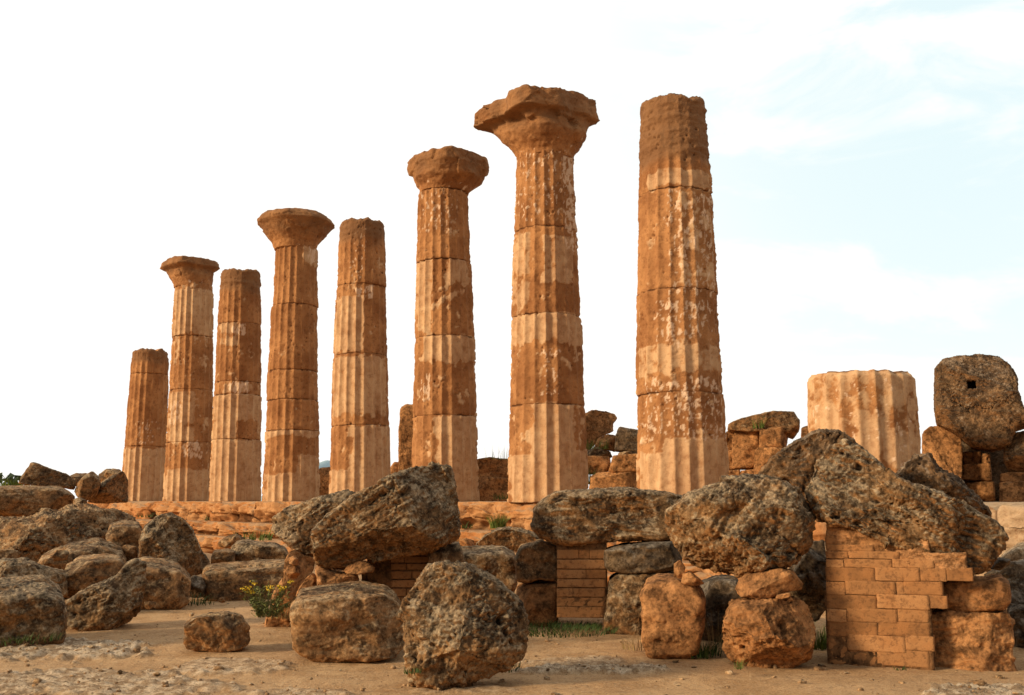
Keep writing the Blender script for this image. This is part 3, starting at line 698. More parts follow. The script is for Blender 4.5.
wallblock('I', [(670, 370), (672, 318), (735, 312), (740, 370)], 'bottom right footing block just above the round boulder', -.45, .6)
wallblock('I', [(908, 240), (912, 150), (935, 140), (975, 140), (985, 240)], 'small ochre block peeping out left of the fluted drum stump', 0, .4)
# right wall with the big holed block
wallblock('J', [(72, 640), (72, 292), (95, 272), (150, 275), (195, 300), (198, 420), (195, 640)], 'tall smooth ochre pillar block carrying the left side of the big holed block', -.3, .5, rough=.5)
wallblock('J', [(196, 395), (198, 355), (255, 352), (258, 392)], 'small block high in the shade under the big holed block', .4, .4)
wallblock('J', [(258, 392), (260, 358), (284, 358), (286, 392)], 'tiniest block high in the shade under the big holed block', .42, .35)
wallblock('J', [(196, 450), (198, 394), (285, 390), (290, 448)], 'middle block in the shade under the big holed block', .35, .45)
wallblock('J', [(196, 510), (198, 452), (298, 448), (300, 510)], 'bottom layered block in the shade under the big holed block', .3, .5, strata=0.0)
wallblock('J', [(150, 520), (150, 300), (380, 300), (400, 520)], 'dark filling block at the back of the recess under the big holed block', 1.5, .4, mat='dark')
wallblock('J', [(328, 380), (332, 320), (355, 292), (392, 286), (460, 300), (460, 420), (392, 420), (345, 412)], 'rounded brown block at the right edge beside the dark recess', -.3, .55, n=3, mat='brown', name='boulder', cat='boulder')
wallblock('J', [(316, 446), (318, 422), (350, 418), (420, 420), (470, 420), (470, 445)], 'thin course block under the rounded brown block at the right edge', -.3, .45)
wallblock('J', [(314, 515), (316, 448), (400, 446), (470, 446), (470, 515)], 'thick course block at the bottom of the right edge wall', -.35, .5)
wallblock('J', [(108, 220), (108, 95), (130, 72), (180, 52), (250, 44), (310, 50), (345, 75), (365, 110), (372, 160), (392, 215), (430, 240), (430, 262), (370, 280), (350, 330), (290, 345), (225, 335), (190, 305), (150, 280), (115, 265)],
          'huge dark squared block with a small square hole, resting high on the right wall', -.35, .95, mat='deep', n=4.2, rough=1.3, pits=.7, facets=6, hole=(228, 147, .085), res=2.0)

# ------------------------------------------------------------------ brick piers
def boxes(bricks, N=7, rough=.006, seed=1):
    """many stone bricks (x0,x1,z0,z1,y0,y1) as one piece of masonry"""
    C, Q = cubesphere(N); Vs, Qs, tn = [], [], []; rg = np.random.default_rng(seed); off = 0; Cc = np.arctan(C) * 4 / math.pi
    for (x0, x1, z0, z1, y0, y1) in bricks:
        h = np.array((x1 - x0, y1 - y0, z1 - z0)) / 2; ce = np.array((x0 + x1, y0 + y1, z0 + z1)) / 2
        p = np.sign(Cc) * np.abs(Cc) ** .7
        rr = .009; inner = np.clip(p * h, -(h - rr), h - rr); dl = p * h - inner; ln = np.linalg.norm(dl, axis=1)[:, None]
        p = inner + np.where(ln > rr, dl / np.maximum(ln, 1e-9) * rr, dl)
        nz = np.stack([fbm((p + ce) * 16 + k * 9, 4, seed + k, .62) for k in range(3)], -1)
        p = p + nz * rough + rg.normal(size=3) * np.array((.001, .004, .001))
        Vs.append(p + ce); Qs.append(Q + off); off += len(p); tn.append(np.full(len(p), rg.random()))
    return np.concatenate(Vs), np.concatenate(Qs), np.concatenate(tn)

def pier(label, code, Y, courses, depth, core, render_=(), name='brick_pier'):
    """courses: list of (ytop, ybot, [x joints]) in picture positions"""
    br = []
    a0 = [zp(code, [(x, yb)])[0] for _, yb, xs in courses for x in xs]; mx = (min(p[0] for p in a0) + max(p[0] for p in a0)) / 2
    O0 = at(mx, 600, Y); az = math.atan2(O0[0], O0[1]) * 1.15; rt = np.array((math.cos(az), -math.sin(az))); fw = np.array((math.sin(az), math.cos(az))); dist = O0[:2] @ fw
    def at_(px, py):
        p = at(px, py, 10.0); p[2] -= EYE; p = p * (dist / (p[:2] @ fw))
        return np.array((p[:2] @ rt, 0, p[2] + EYE))
    for yt, yb, xs in courses:
        for a, b in zip(xs[:-1], xs[1:]):
            p0 = at_(*zp(code, [(a, yb)])[0]); p1 = at_(*zp(code, [(b, yt)])[0])
            g = .0015
            br.append((p0[0] + g, p1[0] - g, p0[2] + g, p1[2] - g, Y, Y + depth))
    X0 = min(b[0] for b in br); Z0 = min(b[2] for b in br)
    w0 = rt * X0 + fw * dist; o = empty(name, (w0[0], w0[1], Z0)); o.rotation_euler[2] = -az; tag(o, label, 'brick pier', 'brick piers rebuilt under the fallen rocks')
    V, Q, t = boxes(br, 11, .008, int(Y * 10)); 
    obj('brickwork', make_mesh('brickwork', V - np.array((X0, Y, Z0)), Q, mat=M['brick'], attrs={'tone': t, 'cav': 0 * t}), parent=o)
    cb = []
    for (a, b, yt, yb) in core:
        p0 = at_(*zp(code, [(a, yb)])[0]); p1 = at_(*zp(code, [(b, yt)])[0]); cb.append((p0[0], p1[0], p0[2], p1[2], Y + .013, Y + depth - .02))
    V, Q, t = boxes(cb, 26, .008, 5)
    obj('mortar', make_mesh('mortar', V - np.array((X0, Y, Z0)), Q, mat=M['joint'], attrs={'cav': 0 * t}), parent=o)
    if render_:
        V, Q, t = boxes([(*[at_(*zp(code, [(a, yb)])[0])[0] for a in (a_, b_)], at_(*zp(code, [(a_, yb)])[0])[2], at_(*zp(code, [(a_, yt)])[0])[2], Y + .012, Y + depth - .05) for (a_, b_, yt, yb) in render_], 40, .022, 9)
        obj('render_coat', make_mesh('render_coat', V - np.array((X0, Y, Z0)), Q, mat=M['plaster'], attrs={'cav': 0 * t}), parent=o)
    return o
pier('broad thin-brick pier with flush joints under the long sloping rock at the right', 'D', 10.25, [
    (586, 622, [226, 348, 480]), (549, 584, [224, 272, 420, 492]), (514, 547, [222, 350, 482]), (480, 512, [220, 270, 400, 478]),
    (445, 478, [219, 347, 480, 526]), (410, 443, [218, 268, 395, 415, 514]), (375, 408, [217, 343, 457, 523, 590]),
    (353, 374, [217, 263, 385, 492]), (333, 351, [217, 275, 405]), (316, 331, [217, 340]), (291, 314, [217, 245])], .7,
    [(222, 482, 440, 622), (221, 512, 375, 445), (221, 480, 340, 380)], [(219, 480, 296, 345), (219, 410, 255, 302), (400, 575, 335, 376)])
pier('middle brick pier of thin ochre courses under the wide flat slab', 'C', 13.05, [
    (457, 486, [155, 285]), (431, 455, [155, 287]), (405, 429, [155, 200, 288]), (381, 403, [155, 290]), (354, 379, [155, 235, 292]), (327, 352, [155, 293]), (299, 325, [155, 215, 245, 294])], .7,
    [(156, 292, 280, 486)])
pier('left brick pier of thin ochre courses in shade below the huge tilted rock', 'B', 12.95, [
    (455, 480, [412, 470, 540]), (430, 453, [412, 440, 520]), (406, 428, [412, 455, 520]), (382, 404, [412, 520]), (358, 380, [412, 470, 520]), (338, 356, [412, 455, 520]), (318, 336, [412, 450, 520]), (300, 317, [440, 480, 520])], .6,
    [(345, 520, 300, 480), (330, 410, 340, 480)])

# ------------------------------------------------------------------ columns
def column(label, px, Y, ytop, r0, r1, joints, patches, specks, bias=-.45, capital=None, name='fluted_column', crusty=None, seed=1, res=1.0, group='doric columns standing in a row', wild=1.0, lean=0.0):
    b = at(px, 500, Y); bx, by = b[0], b[1]
    zof = lambda py: at(px, py, Y - .75 * r0)[2]
    root = empty(name, (bx, by, STYL)); tag(root, label, 'column', group); root.rotation_euler[1] = -lean
    zs = [STYL - .02] + [zof(j) for j in sorted(joints, reverse=True)] + [zof(ytop)]
    H = zs[-1] - STYL
    vx, vy = -bx, -by; L = math.hypot(vx, vy); vx /= L; vy /= L; rxv, ryv = -vy, vx       # right of the viewer
    if rxv < 0: rxv, ryv = -rxv, -ryv
    nth = 240 if Y < 34 else 200
    th = np.linspace(0, 2 * np.pi, nth, endpoint=False)
    rg = np.random.default_rng(seed); ph0 = rg.uniform(0, .3)
    for di in range(len(zs) - 1):
        z0, z1 = zs[di], zs[di + 1]; last = di == len(zs) - 2
        nz = max(6, int((z1 - z0) / (Y / F) * .95 * res))
        tz = np.linspace(0, 1, nz)
        TH, ZZ = np.meshgrid(th, z0 + (z1 - z0) * tz, indexing='ij')
        TH = TH.ravel(); Z = ZZ.ravel(); ct, st = np.cos(TH), np.sin(TH)
        t = (Z - STYL) / H; R = r0 + (r1 - r0) * t + .02 * np.sin(np.pi * np.clip(t, 0, 1))
        P = np.stack([ct * R * 1.0, st * R * 1.0, Z], -1) + seed * 13.7
        v = ct * rxv + st * ryv
        w1 = fbm(P * 1.6, 3, seed + 1); w2 = fbm(P * 5, 3, seed + 2); w3 = fbm(P * 14, 3, seed + 3)
        # remains of the pale stucco
        bz = np.full(len(Z), bias)
        Zw = Z + .16 * w1 + .08 * w2; vw = v + .16 * w1 + .1 * w2
        for (ya, yb, va, vb, val) in patches:
            zt, zb_ = zof(ya), zof(yb)
            if yb >= 499: zb_ -= 1
            m = sstep(zb_ - .05, zb_ + .05, Zw) * sstep(zt + .05, zt - .05, Zw) * sstep(va - .05, va + .05, vw) * sstep(vb + .05, vb - .05, vw)
            bz = bz + (val - bz) * m
        fld = bz + .8 * w1 + .5 * w2 + .22 * w3
        pale = sstep(-.12, .1, fld) * np.clip(.8 + .5 * w2 + .3 * w1, .35, 1)
        spk = np.full(len(Z), -1.0)
        for (ya, yb, va, vb, val) in specks:
            zt, zb_ = zof(ya), zof(yb)
            m = sstep(zb_ - .1, zb_ + .1, Zw) * sstep(zt + .1, zt - .1, Zw) * sstep(va - .1, va + .1, vw) * sstep(vb + .1, vb - .1, vw)
            spk = np.maximum(spk, -1 + (1 + val) * m)
        Pv = P * np.array((9, 9, 5.0), np.float32)
        spk = sstep(.0, .12, spk + .02 + fbm(Pv, 5, seed + 6, .62) * .95)
        er = np.clip(.62 - .85 * pale + 1.0 * w1 + .1 * w2 - .5 * spk, 0, .9) * wild
        crust = np.zeros(len(Z))
        if crusty:
            zt = zof(crusty); cr = sstep(zt - .25, zt + .25, Z + .3 * w1); er = np.maximum(er, cr * np.clip(.75 + .5 * w1, 0, 1)); crust = cr; pale = pale * (1 - cr); 
        ff = (TH * 20 / (2 * np.pi) + ph0 * 1.0 + di * .0) % 1.0
        fl = np.sin(np.pi * ff) ** .75
        fdep = .084 * (1 - .55 * np.clip(er, 0, 1)) * (1 - .6 * crust)
        r = R - fdep * fl * (r0 + 1) / 2
        # broken arrises
        arr = np.exp(-((np.minimum(ff, 1 - ff)) / .12) ** 2); brk = np.clip(w2 * 1.5 + .15 + .4 * er, 0, 1)
        r -= arr * brk * .015
        r -= .035 * er * (1 + .3 * w2) ; r += .009 * er * w3 + .004 * w3 + .010 * pale + .006 * spk
        if crusty: r += crust * (.07 * ridged(P * np.array((.7, .7, 2.6), np.float32), 3, seed + 30) - .05)
        pit = sstep(.36, .12, worley(P * 6.5, seed + 8)) * np.clip(er * 1.3, 0, 1) * sstep(0, .3, w1 + .1); r -= .035 * pit
        dz_ = np.minimum(Z - z0, z1 - Z)
        chip = np.clip(.25 + 1.1 * fbm(np.stack([ct * 2.5, st * 2.5, 0 * ct + di + (Z > (z0 + z1) / 2) * .5], -1) + seed, 3, seed + 9), 0, 1.2)
        lip = np.exp(-(dz_ / (.018 + .05 * chip)) ** 2)
        if di > 0 or not last:
            low = (di == 0) & (Z < (z0 + z1) / 2)
            r -= lip * (.007 + .035 * chip) * np.where(low, .2, 1)
        Zd = Z.copy()
        if last and not capital:
            top = sstep(z1 - .8, z1, Z); tt = fbm(np.stack([ct * 1.3, st * 1.3, 0 * ct], -1) + seed * 3, 3, seed + 11)
            tt = .5 * tt + .5 * fbm(np.stack([ct * 4, st * 4, 0 * ct], -1) * (r / R)[:, None] + seed, 3, seed + 12); Zd += top * (tt * .16 * wild + .01); r -= .07 * sstep(z1 - .1, z1, Z)
        ox, oy = (rg.normal(size=2) * .012 if di else (0, 0))
        V = np.stack([ct * r + ox, st * r + oy, Zd - z0], -1)
        cav = np.clip(.8 * pit + .9 * lip * (chip > .3) + .7 * np.clip(-w2 * 1.4 - .3, 0, 1) * er, 0, 1)
        A = {'pale': pale, 'speck': spk, 'cav': cav, 'crust': crust}
        # caps
        n0 = len(V); idx = np.arange(n0).reshape(nth, nz)
        i = np.arange(nth); i2 = (i + 1) % nth; j = np.arange(nz - 1)
        I, J = np.meshgrid(i, j, indexing='ij'); I2 = (I + 1) % nth
        Q = np.stack([idx[I, J], idx[I2, J], idx[I2, J + 1], idx[I, J + 1]], -1).reshape(-1, 4)
        rings = []; V = [V]; cnt = n0; tris = []; quads = [Q]
        for end, jj in ((0, 0), (1, nz - 1)):
            prev = idx[:, jj]
            for sc_ in (.9, .6, .3):
                e = V[0][idx[:, jj]]; p = np.stack([e[:, 0] * sc_, e[:, 1] * sc_, e[:, 2] * sc_ + (1 - sc_) * e[:, 2].mean()], -1)
                if end: p[:, 2] += .02 * fbm(p * 3, 3, seed + 15)
                V.append(p); cur = np.arange(cnt, cnt + nth); cnt += nth
                q = np.stack([prev, prev[i2], cur[i2], cur], -1); quads.append(q if end else q[:, ::-1]); prev = cur
            V.append(np.array([[0, 0, e[:, 2].mean()]])); cen = np.full(nth, cnt); cnt += 1
            tq = np.stack([prev, prev[i2], cen], -1); tris.append(tq if end else tq[:, ::-1])
        V = np.concatenate(V); ex = cnt - n0
        A = {k_: np.concatenate([a, np.full(ex, 0.0)]) for k_, a in A.items()}
        me = make_mesh('drum', V, np.concatenate(quads), np.concatenate(tris), M['column'], A)
        obj('drum', me, (0, 0, z0 - STYL), root)
    if capital:
        code, sl_, sup, kw = capital
        sl_ = sorted(sl_, key=lambda s: -s[0])
        zz = []; cx = []; hw = []
        for yy, xl, xr in sl_:
            (pl, py), (pr, _) = zp(code, [(xl, yy), (xr, yy)])
            a = at(pl, py, Y); c_ = at(pr, py, Y); zz.append(at(pl, py, Y - (.75 if yy > sl_[0][0] - .55 * (sl_[0][0] - sl_[-1][0]) else .1))[2]); cx.append((a[0] + c_[0]) / 2 - bx); hw.append((c_[0] - a[0]) / 2)
        zz = np.array(zz); cx = np.array(cx); hw = np.array(hw)
        nz = int((zz[-1] - zz[0]) / (Y / F) * 1.3); zr = np.linspace(zz[0], zz[-1], nz)
        nth = 220; th = np.linspace(0, 2 * np.pi, nth, endpoint=False)
        TH, Z = np.meshgrid(th, zr, indexing='ij'); TH = TH.ravel(); Z = Z.ravel()
        hx = np.interp(Z, zz, hw); ox = np.interp(Z, zz, cx) + lean * (Z - STYL); tt = (Z - zz[0]) / (zz[-1] - zz[0])
        # square abacus above the round echinus
        ex_ = 2 + (sup - 2) * sstep(.35, .65, tt)
        yaw = math.atan2(ryv, rxv) * 0 + math.radians(45)
        cc, ss_ = np.cos(TH - yaw), np.sin(TH - yaw); k2 = (np.abs(cc) ** ex_ + np.abs(ss_) ** ex_) ** (-1 / ex_)
        # keep the seen half width while the block is turned
        dep = hx; k2 = k2 / (2 * .70711 ** ex_) ** (-1 / ex_)
        x = np.cos(TH) * k2 * hx; y = np.sin(TH) * k2 * dep
        # outline is measured at its widest point in the view
        kmax = kw.get('kmax', 1.0); x /= kmax; y /= kmax
        for an_, wd_, dp_ in kw.get('broken', ()):
            da = (np.degrees(TH) - an_ + 180) % 360 - 180
            sc_ = 1 - dp_ * np.exp(-(da / wd_) ** 2) * sstep(.38, .6, tt); x *= sc_; y *= sc_
        P = np.stack([x, y, Z], -1) + seed * 7.3
        w1 = fbm(P * 1.8, 3, seed + 40); w2 = fbm(P * 5.5, 4, seed + 41); rd = ridged(P * np.array((1.6, 1.6, 3.2), np.float32), 3, seed + 42)
        d = kw.get('rough', 1) * (.03 * w1 + .035 * w2 + .035 * (rd - .4) + .01 * kw.get('chip', 7) * np.clip(cells(P * 1.5 + .1 * w2[:, None], seed + 50), -1, .7) * sstep(.1, .5, tt))
        x += np.cos(TH) * d; y += np.sin(TH) * d
        tl = kw.get('tilt', 0) * (x * rxv * 1.0 + y * 0) * sstep(.45, .95, tt) + kw.get('peak', 0) * np.exp(-((x - .35) / .35) ** 2) * sstep(.6, 1, tt)
        V = np.stack([x + ox, y, Z + .07 * w1 * sstep(.5, 1, tt) - zz[0] + tl], -1)
        idx = np.arange(len(V)).reshape(nth, nz); I, J = np.meshgrid(np.arange(nth), np.arange(nz - 1), indexing='ij'); I2 = (I + 1) % nth
        Q = [np.stack([idx[I, J], idx[I2, J], idx[I2, J + 1], idx[I, J + 1]], -1).reshape(-1, 4)]; n0 = len(V); VV = [V]; cnt = n0
        tris = []
        for jj, end in ((0, 0), (nz - 1, 1)):
            c0 = V[idx[:, jj]].mean(0); prev = idx[:, jj]
            for sc_ in (.75, .4):
                p = c0 + (V[idx[:, jj]] - c0) * sc_; p[:, 2] += .04 * fbm(p * 3 + 2, 2, seed) if end else 0
                VV.append(p); cur = np.arange(cnt, cnt + nth); cnt += nth; i2 = (np.arange(nth) + 1) % nth
                q = np.stack([prev, prev[i2], cur[i2], cur], -1); Q.append(q if end else q[:, ::-1]); prev = cur
            VV.append(c0[None]); tq = np.stack([prev, prev[i2], np.full(nth, cnt)], -1); cnt += 1; tris.append(tq if end else tq[:, ::-1])
        V = np.concatenate(VV); ex2 = cnt - n0
        z_ = np.zeros(ex2)
        cr = np.clip(sstep(.1, .6, tt) * (.75 + .6 * w1), 0, 1)
        sp_ = sstep(.0, .08, fbm(P * 4, 4, seed + 44) * .9 - .42 - .4 * tt)
        A = {'pale': np.concatenate([0 * tt, z_]), 'speck': np.concatenate([sp_, z_]), 'crust': np.concatenate([cr, z_ + .6]),
             'cav': np.concatenate([np.clip(-w2 * 1.5 - .25, 0, 1), z_])}
        obj('capital', make_mesh('capital', V, np.concatenate(Q), np.concatenate(tris), M['column'], A), (0, 0, zz[0] - STYL), root)
    return root

def rowY(kk): return ROW0[1] + ROWD[1] * kk
column('broken column nearest the viewer, without capital, tallest shaft at the right of the row', 683, rowY(0), 92, 1.08, .83, [187, 288, 392],
       [(344, 372, -1, 1, .22), (170, 187, -.7, 1, .5), (438, 500, -.35, 1, .95), (452, 500, -1, -.3, .7), (190, 288, .1, 1, -.1)],
       [(190, 300, -.3, 1, -.12), (300, 345, -.6, .9, -.12), (375, 440, -.9, 1, -.12)], crusty=160, seed=3)
column('tall column with wide broken capital whose left corner juts out', 548, rowY(1), 143, 1.08, .80, [225, 313, 404],
       [(404, 500, -.45, 1, .95), (455, 500, -1, -.4, .9), (404, 450, .72, 1, -.4), (313, 342, -1, 1, .75), (236, 282, -.15, .8, .5), (230, 300, -1, -.5, .3)],
       [(140, 225, -1, 1, -.22), (150, 250, .6, 1, .1), (345, 404, -.2, .4, -.22)], seed=7, lean=0.003,
       capital=('F', [(94, 272, 590), (104, 264, 596), (146, 266, 602), (151, 312, 590), (164, 338, 574), (182, 354, 562), (200, 372, 546), (212, 382, 538), (228, 386, 537)], 5.5, {'rough': 1.0, 'tilt': .09, 'chip': 13, 'broken': ((222, 15, .17), (275, 20, .13), (318, 10, .1), (60, 20, .2))}))
column('third column from the right, with thick many-sided tilted capital', 445, rowY(2), 187, 1.02, .79, [258, 335, 415],
       [(416, 500, -.3, 1, .95), (470, 500, -1, -.2, .8), (335, 362, -.75, 1, .75), (258, 330, -1, -.45, .6), (258, 282, .1, .9, .4)],
       [(188, 232, -1, .6, -.22), (375, 400, -.8, -.4, 0)], seed=12, lean=0.015,
       capital=('F', [(246, 84, 296), (252, 79, 298), (276, 79, 301), (288, 94, 284), (308, 110, 258), (324, 112, 246)], 3.6, {'depth': 1.35, 'rough': 1.0}))
column('broken column without capital between two columns that keep theirs', 360, rowY(3), 217, 1.03, .79, [283, 353, 425],
       [(296, 350, -1, .1, .6), (356, 416, -1, .9, .6), (426, 500, -.35, 1, .9), (470, 500, -1, -.3, .8), (217, 235, -.9, 0, .4)],
       [(285, 300, -.2, .5, .1), (225, 280, -.6, .2, -.3)], crusty=238, seed=18, lean=0.016, bias=-.5)
column('column with a round mushroom-shaped capital in the middle of the row', 291, rowY(4), 243, 1.03, .78, [303, 369, 399, 430],
       [(474, 500, -1, 1, .95), (430, 437, -1, 1, .6), (245, 262, .3, 1, .4), (455, 475, .2, 1, .5)],
       [(243, 260, .6, 1, .1)], seed=23, lean=0.012, bias=-.6,
       capital=('G', [(52, 356, 466), (58, 341, 482), (65, 334, 490), (72, 333, 493), (80, 341, 484), (90, 355, 468), (103, 365, 458), (117, 369, 453)], 2.08, {'depth': 1.5, 'rough': .8}))
column('sixth column from the right, broken off flat with no capital', 235, rowY(5), 268, 1.0, .82, [322, 381, 394, 439],
       [(394, 500, -1, 1, .8), (420, 440, .0, 1, -.5), (384, 392, -.6, .6, .5), (322, 345, -.9, 0, .25)],
       [(324, 336, -.4, .3, .1), (380, 395, -.4, .5, .1)], crusty=290, seed=29, lean=0.016, bias=-.55)
column('slender far column with a flat eroded capital, second from the left', 187.5, rowY(6), 282, 1.0, .82, [335, 389, 442],
       [(288, 334, -1, 1, .45), (392, 442, -1, .2, .3), (470, 500, -1, 1, .8)],
       [(440, 460, -.3, .6, .1), (400, 425, -1, -.3, 0)], seed=35, lean=0.018, bias=-.4,
       capital=('G', [(150, 136, 247), (154, 132, 249), (165, 129, 251), (171, 142, 241), (181, 152, 237), (192, 157, 234), (200, 159, 233)], 3.6, {'depth': 1.35, 'rough': .8}))
column('shortest column standing farthest away at the left end of the row', 142.5, rowY(7), 349, .98, .84, [373, 446],
       [(448, 500, -1, 1, .9)], [(420, 445, -.5, .5, -.2)], seed=41, bias=-.7, crusty=362)
column('low fluted drum stump with clean flutes at the right, next to the big holed block', 866.5, rowY(-1), 371, 1.05, 1.03, [], [(360, 500, -1, 1, .22)], [(375, 500, -1, 1, -.3)], seed=47, bias=.2, name='column_stump', res=1.3, wild=.5)

# ------------------------------------------------------------------ stepped platform
def platform():
    root = empty('temple_platform', (*ROW0, 0)); tag(root, 'long eroded orange stepped platform on which the row of columns stands', 'stone platform')
    u = np.arange(-16, 46, .07)
    def course(name, off, z1, z0, back_, ero, seed):
        prof = [(off - back_ * (1 - s), z1, 0) for s in np.linspace(0, 1, int(back_ / .09), endpoint=False)] + [(off, z1 - (z1 - z0) * s, 1) for s in np.linspace(0, 1, 26)]
        prof = np.array(prof); n, m = len(u), len(prof)
        U = np.repeat(u, m); O = np.tile(prof[:, 0], n); Z = np.tile(prof[:, 1], n)
        rg = np.random.default_rng(seed); cuts = np.cumsum(rg.uniform(.9, 2.1, 60)) - 17
        bi = np.searchsorted(cuts, U); bo = rg.normal(size=80)[bi] * .10; bh = np.abs(rg.normal(size=80)[bi]) * .05; bt = rg.random(80)[bi]
        dj = np.min(np.abs(U[:, None] - cuts[None]), axis=1)
        P = np.stack([U, O, Z], -1)
        n1 = fbm(P * 1.1, 3, seed); n2 = fbm(P * 4, 4, seed + 1); r_ = ridged(P * np.array((1.2, 1.2, 3.5), np.float32), 3, seed + 2)
        edge = np.exp(-np.hypot(O - off, Z - z1) / .16)                        # the worn arris
        face = (O > off - .3) * 1.0
        jn = np.exp(-(dj / .045) ** 2) * face
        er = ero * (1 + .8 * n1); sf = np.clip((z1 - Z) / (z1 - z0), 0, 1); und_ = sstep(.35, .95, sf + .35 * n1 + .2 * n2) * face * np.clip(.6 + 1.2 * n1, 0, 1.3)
        O2 = O + face * (bo - .12 * er * np.clip(.5 + n1, 0, 2) + .10 * ero * n2 + .12 * ero * (r_ - .4) - .10 * jn - .36 * und_ * ero) - edge * .16 * er
        O2 = O2 + face * (.035 * fbm(P * 11, 4, seed + 7, .6) + .10 * np.clip(cells(P * np.array((1.3, 1.3, 3.0), np.float32) + .2 * n2[:, None], seed + 9), -1, .6)) * ero
        Z2 = Z - edge * .16 * er * np.clip(.6 + n1 * 1.6, 0, 2) + (1 - face) * .018 * n2 + face * (Z == z1) * .03 * n2
        Z2 = Z2 - face * (Z > z0 + .5 * (z1 - z0)) * bh - .08 * face * jn
        Z2 = np.where(Z <= z0 + 1e-4, z0, Z2)
        xy = ROWU[None] * U[:, None] + ROWN[None] * O2[:, None]
        V = np.stack([xy[:, 0], xy[:, 1], Z2], -1)
        tone = np.clip(sstep(-1.5, -6, U) * 1.0 + (bt - .72) * 1.5 * (bt > .72) + .4 * n1 * (U < 0), 0, 1)
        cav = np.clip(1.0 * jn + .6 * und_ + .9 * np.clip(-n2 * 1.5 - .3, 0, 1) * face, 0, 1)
        i, j = np.meshgrid(np.arange(n - 1), np.arange(m - 1), indexing='ij')
        Q = np.stack([i * m + j, i * m + j + 1, (i + 1) * m + j + 1, (i + 1) * m + j], -1).reshape(-1, 4)
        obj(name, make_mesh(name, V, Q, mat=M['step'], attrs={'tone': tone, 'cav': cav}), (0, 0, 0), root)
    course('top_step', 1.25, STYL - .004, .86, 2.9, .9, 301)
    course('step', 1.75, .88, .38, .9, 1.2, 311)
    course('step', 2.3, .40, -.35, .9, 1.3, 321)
    # floor behind the columns
    V = []; 
    for a in np.arange(-16, 46, .5):
        for b in np.arange(-26, -1.55, .5): V.append((*(ROWU * a + ROWN * b), STYL - .03 + .015 * math.sin(a * 3 + b * 5)))
    na, nb = len(np.arange(-16, 46, .5)), len(np.arange(-26, -1.55, .5))
    i, j = np.meshgrid(np.arange(na - 1), np.arange(nb - 1), indexing='ij'); Q = np.stack([i * nb + j, i * nb + j + 1, (i + 1) * nb + j + 1, (i + 1) * nb + j], -1).reshape(-1, 4)
    obj('floor', make_mesh('floor', np.array(V), Q, mat=M['step'], attrs={'tone': np.full(len(V), .6), 'cav': np.zeros(len(V))}), (0, 0, 0), root)
platform()

# ------------------------------------------------------------------ plants
def blades(n, h, spread, lean, width, seed, up=.0):
    rg = np.random.default_rng(seed); V, Q = [], []
    for i in range(n):
        a = rg.uniform(0, 2 * np.pi); rr = spread * math.sqrt(rg.random()); b = np.array((rr * math.cos(a), rr * math.sin(a), -.01))
        hh = h * rg.uniform(.5, 1.1); da = a + rg.normal() * .7; ln = lean * rg.uniform(.2, 1.2) * hh
        dr = np.array((math.cos(da), math.sin(da), 0)); sd_ = np.array((-math.sin(da + .6), math.cos(da + .6), 0)) * width * rg.uniform(.7, 1.2)
        base = len(V)
        for s in (0, .4, .75, 1):
            c = b + dr * ln * s * s + np.array((0, 0, hh * (s - .15 * lean * s * s))); wv = sd_ * (1 - s * .92)
            V += [c - wv, c + wv]
        for s in range(3): q = base + 2 * s; Q.append((q, q + 1, q + 3, q + 2))
    return np.array(V), np.array(Q)
def tuft(label, px, py, Y, n, h, spread, lean=.6, width=.006, mat='grass', seed=1, name='grass_tuft', cat='grass tuft', dz=0, group='grass tufts among the stones'):
    p = at(px, py, Y); V, Q = blades(n, h, spread, lean, width, seed)
    o = obj(name, make_mesh(name, V, Q, mat=M[mat], smooth=False), (p[0], p[1], p[2] + dz)); tag(o, label, cat, group); return o
tuft('bright green bushy grass tuft growing on the temple step between two columns', 498, 528, 25.3, 260, .42, .2, .7, .008, 'grass', 1)
tuft('thin upright weeds on the wall against the sky between the two broad capitals', 499, 459, 33.6, 22, .5, .55, .25, .011, 'grass', 2, 'weed', 'weed')
tuft('small grass tuft low behind the bushy tuft, at the column base', 503, 499, 30.5, 60, .25, .3, .6, .01, 'grass', 3)
tuft('green weeds on the wall stones left of the tallest broken column', 594, 449, 30.9, 90, .38, .45, .6, .012, 'grass', 4)
tuft('grass clump at the right base of the column with the jutting capital', 590, 484, 30.0, 70, .6, .16, .4, .012, 'dgrass', 5)
tuft('little green sprig on the tilted brown slab near the drum stump', 758, 428, 26.1, 40, .4, .16, .5, .012, 'grass', 6)
tuft('low dark grass patch at the foot of the middle brick pier', 560, 630, 12.75, 1100, .09, .7, 1.0, .005, 'dgrass', 7, 'grass_patch', 'grass patch')
tuft('dark weeds in the hollow beside the squarish ochre block', 702, 655, 10.95, 160, .22, .22, .9, .006, 'dgrass', 8, 'weed', 'weed')
tuft('dry stalks leaning in the hollow under the round boulder', 717, 650, 11.0, 26, .5, .12, .35, .004, 'dry', 9, 'dry_weed', 'weed')
tuft('green grass behind the corner of the right brick pier', 818, 648, 11.6, 200, .3, .2, .6, .007, 'grass', 10)
tuft('tiny green sprout on the sand before the roundish ochre boulder', 738, 668, 9.75, 26, .1, .05, .8, .005, 'grass', 11)
tuft('green weeds on the lowest step above the sloping grey block', 251, 540, 24.5, 90, .3, .5, .8, .012, 'grass', 12)
tuft('small green weed on the top step below the leftmost columns', 149, 517, 40.5, 40, .22, .4, .8, .016, 'dgrass', 13)
tuft('little weed at the front foot of the jagged foreground boulder', 412, 672, 9.0, 40, .06, .08, .9, .005, 'dgrass', 14)
tuft('dark ground weeds under the right side of the jagged foreground boulder', 500, 668, 9.5, 120, .09, .22, .9, .006, 'dgrass', 15)
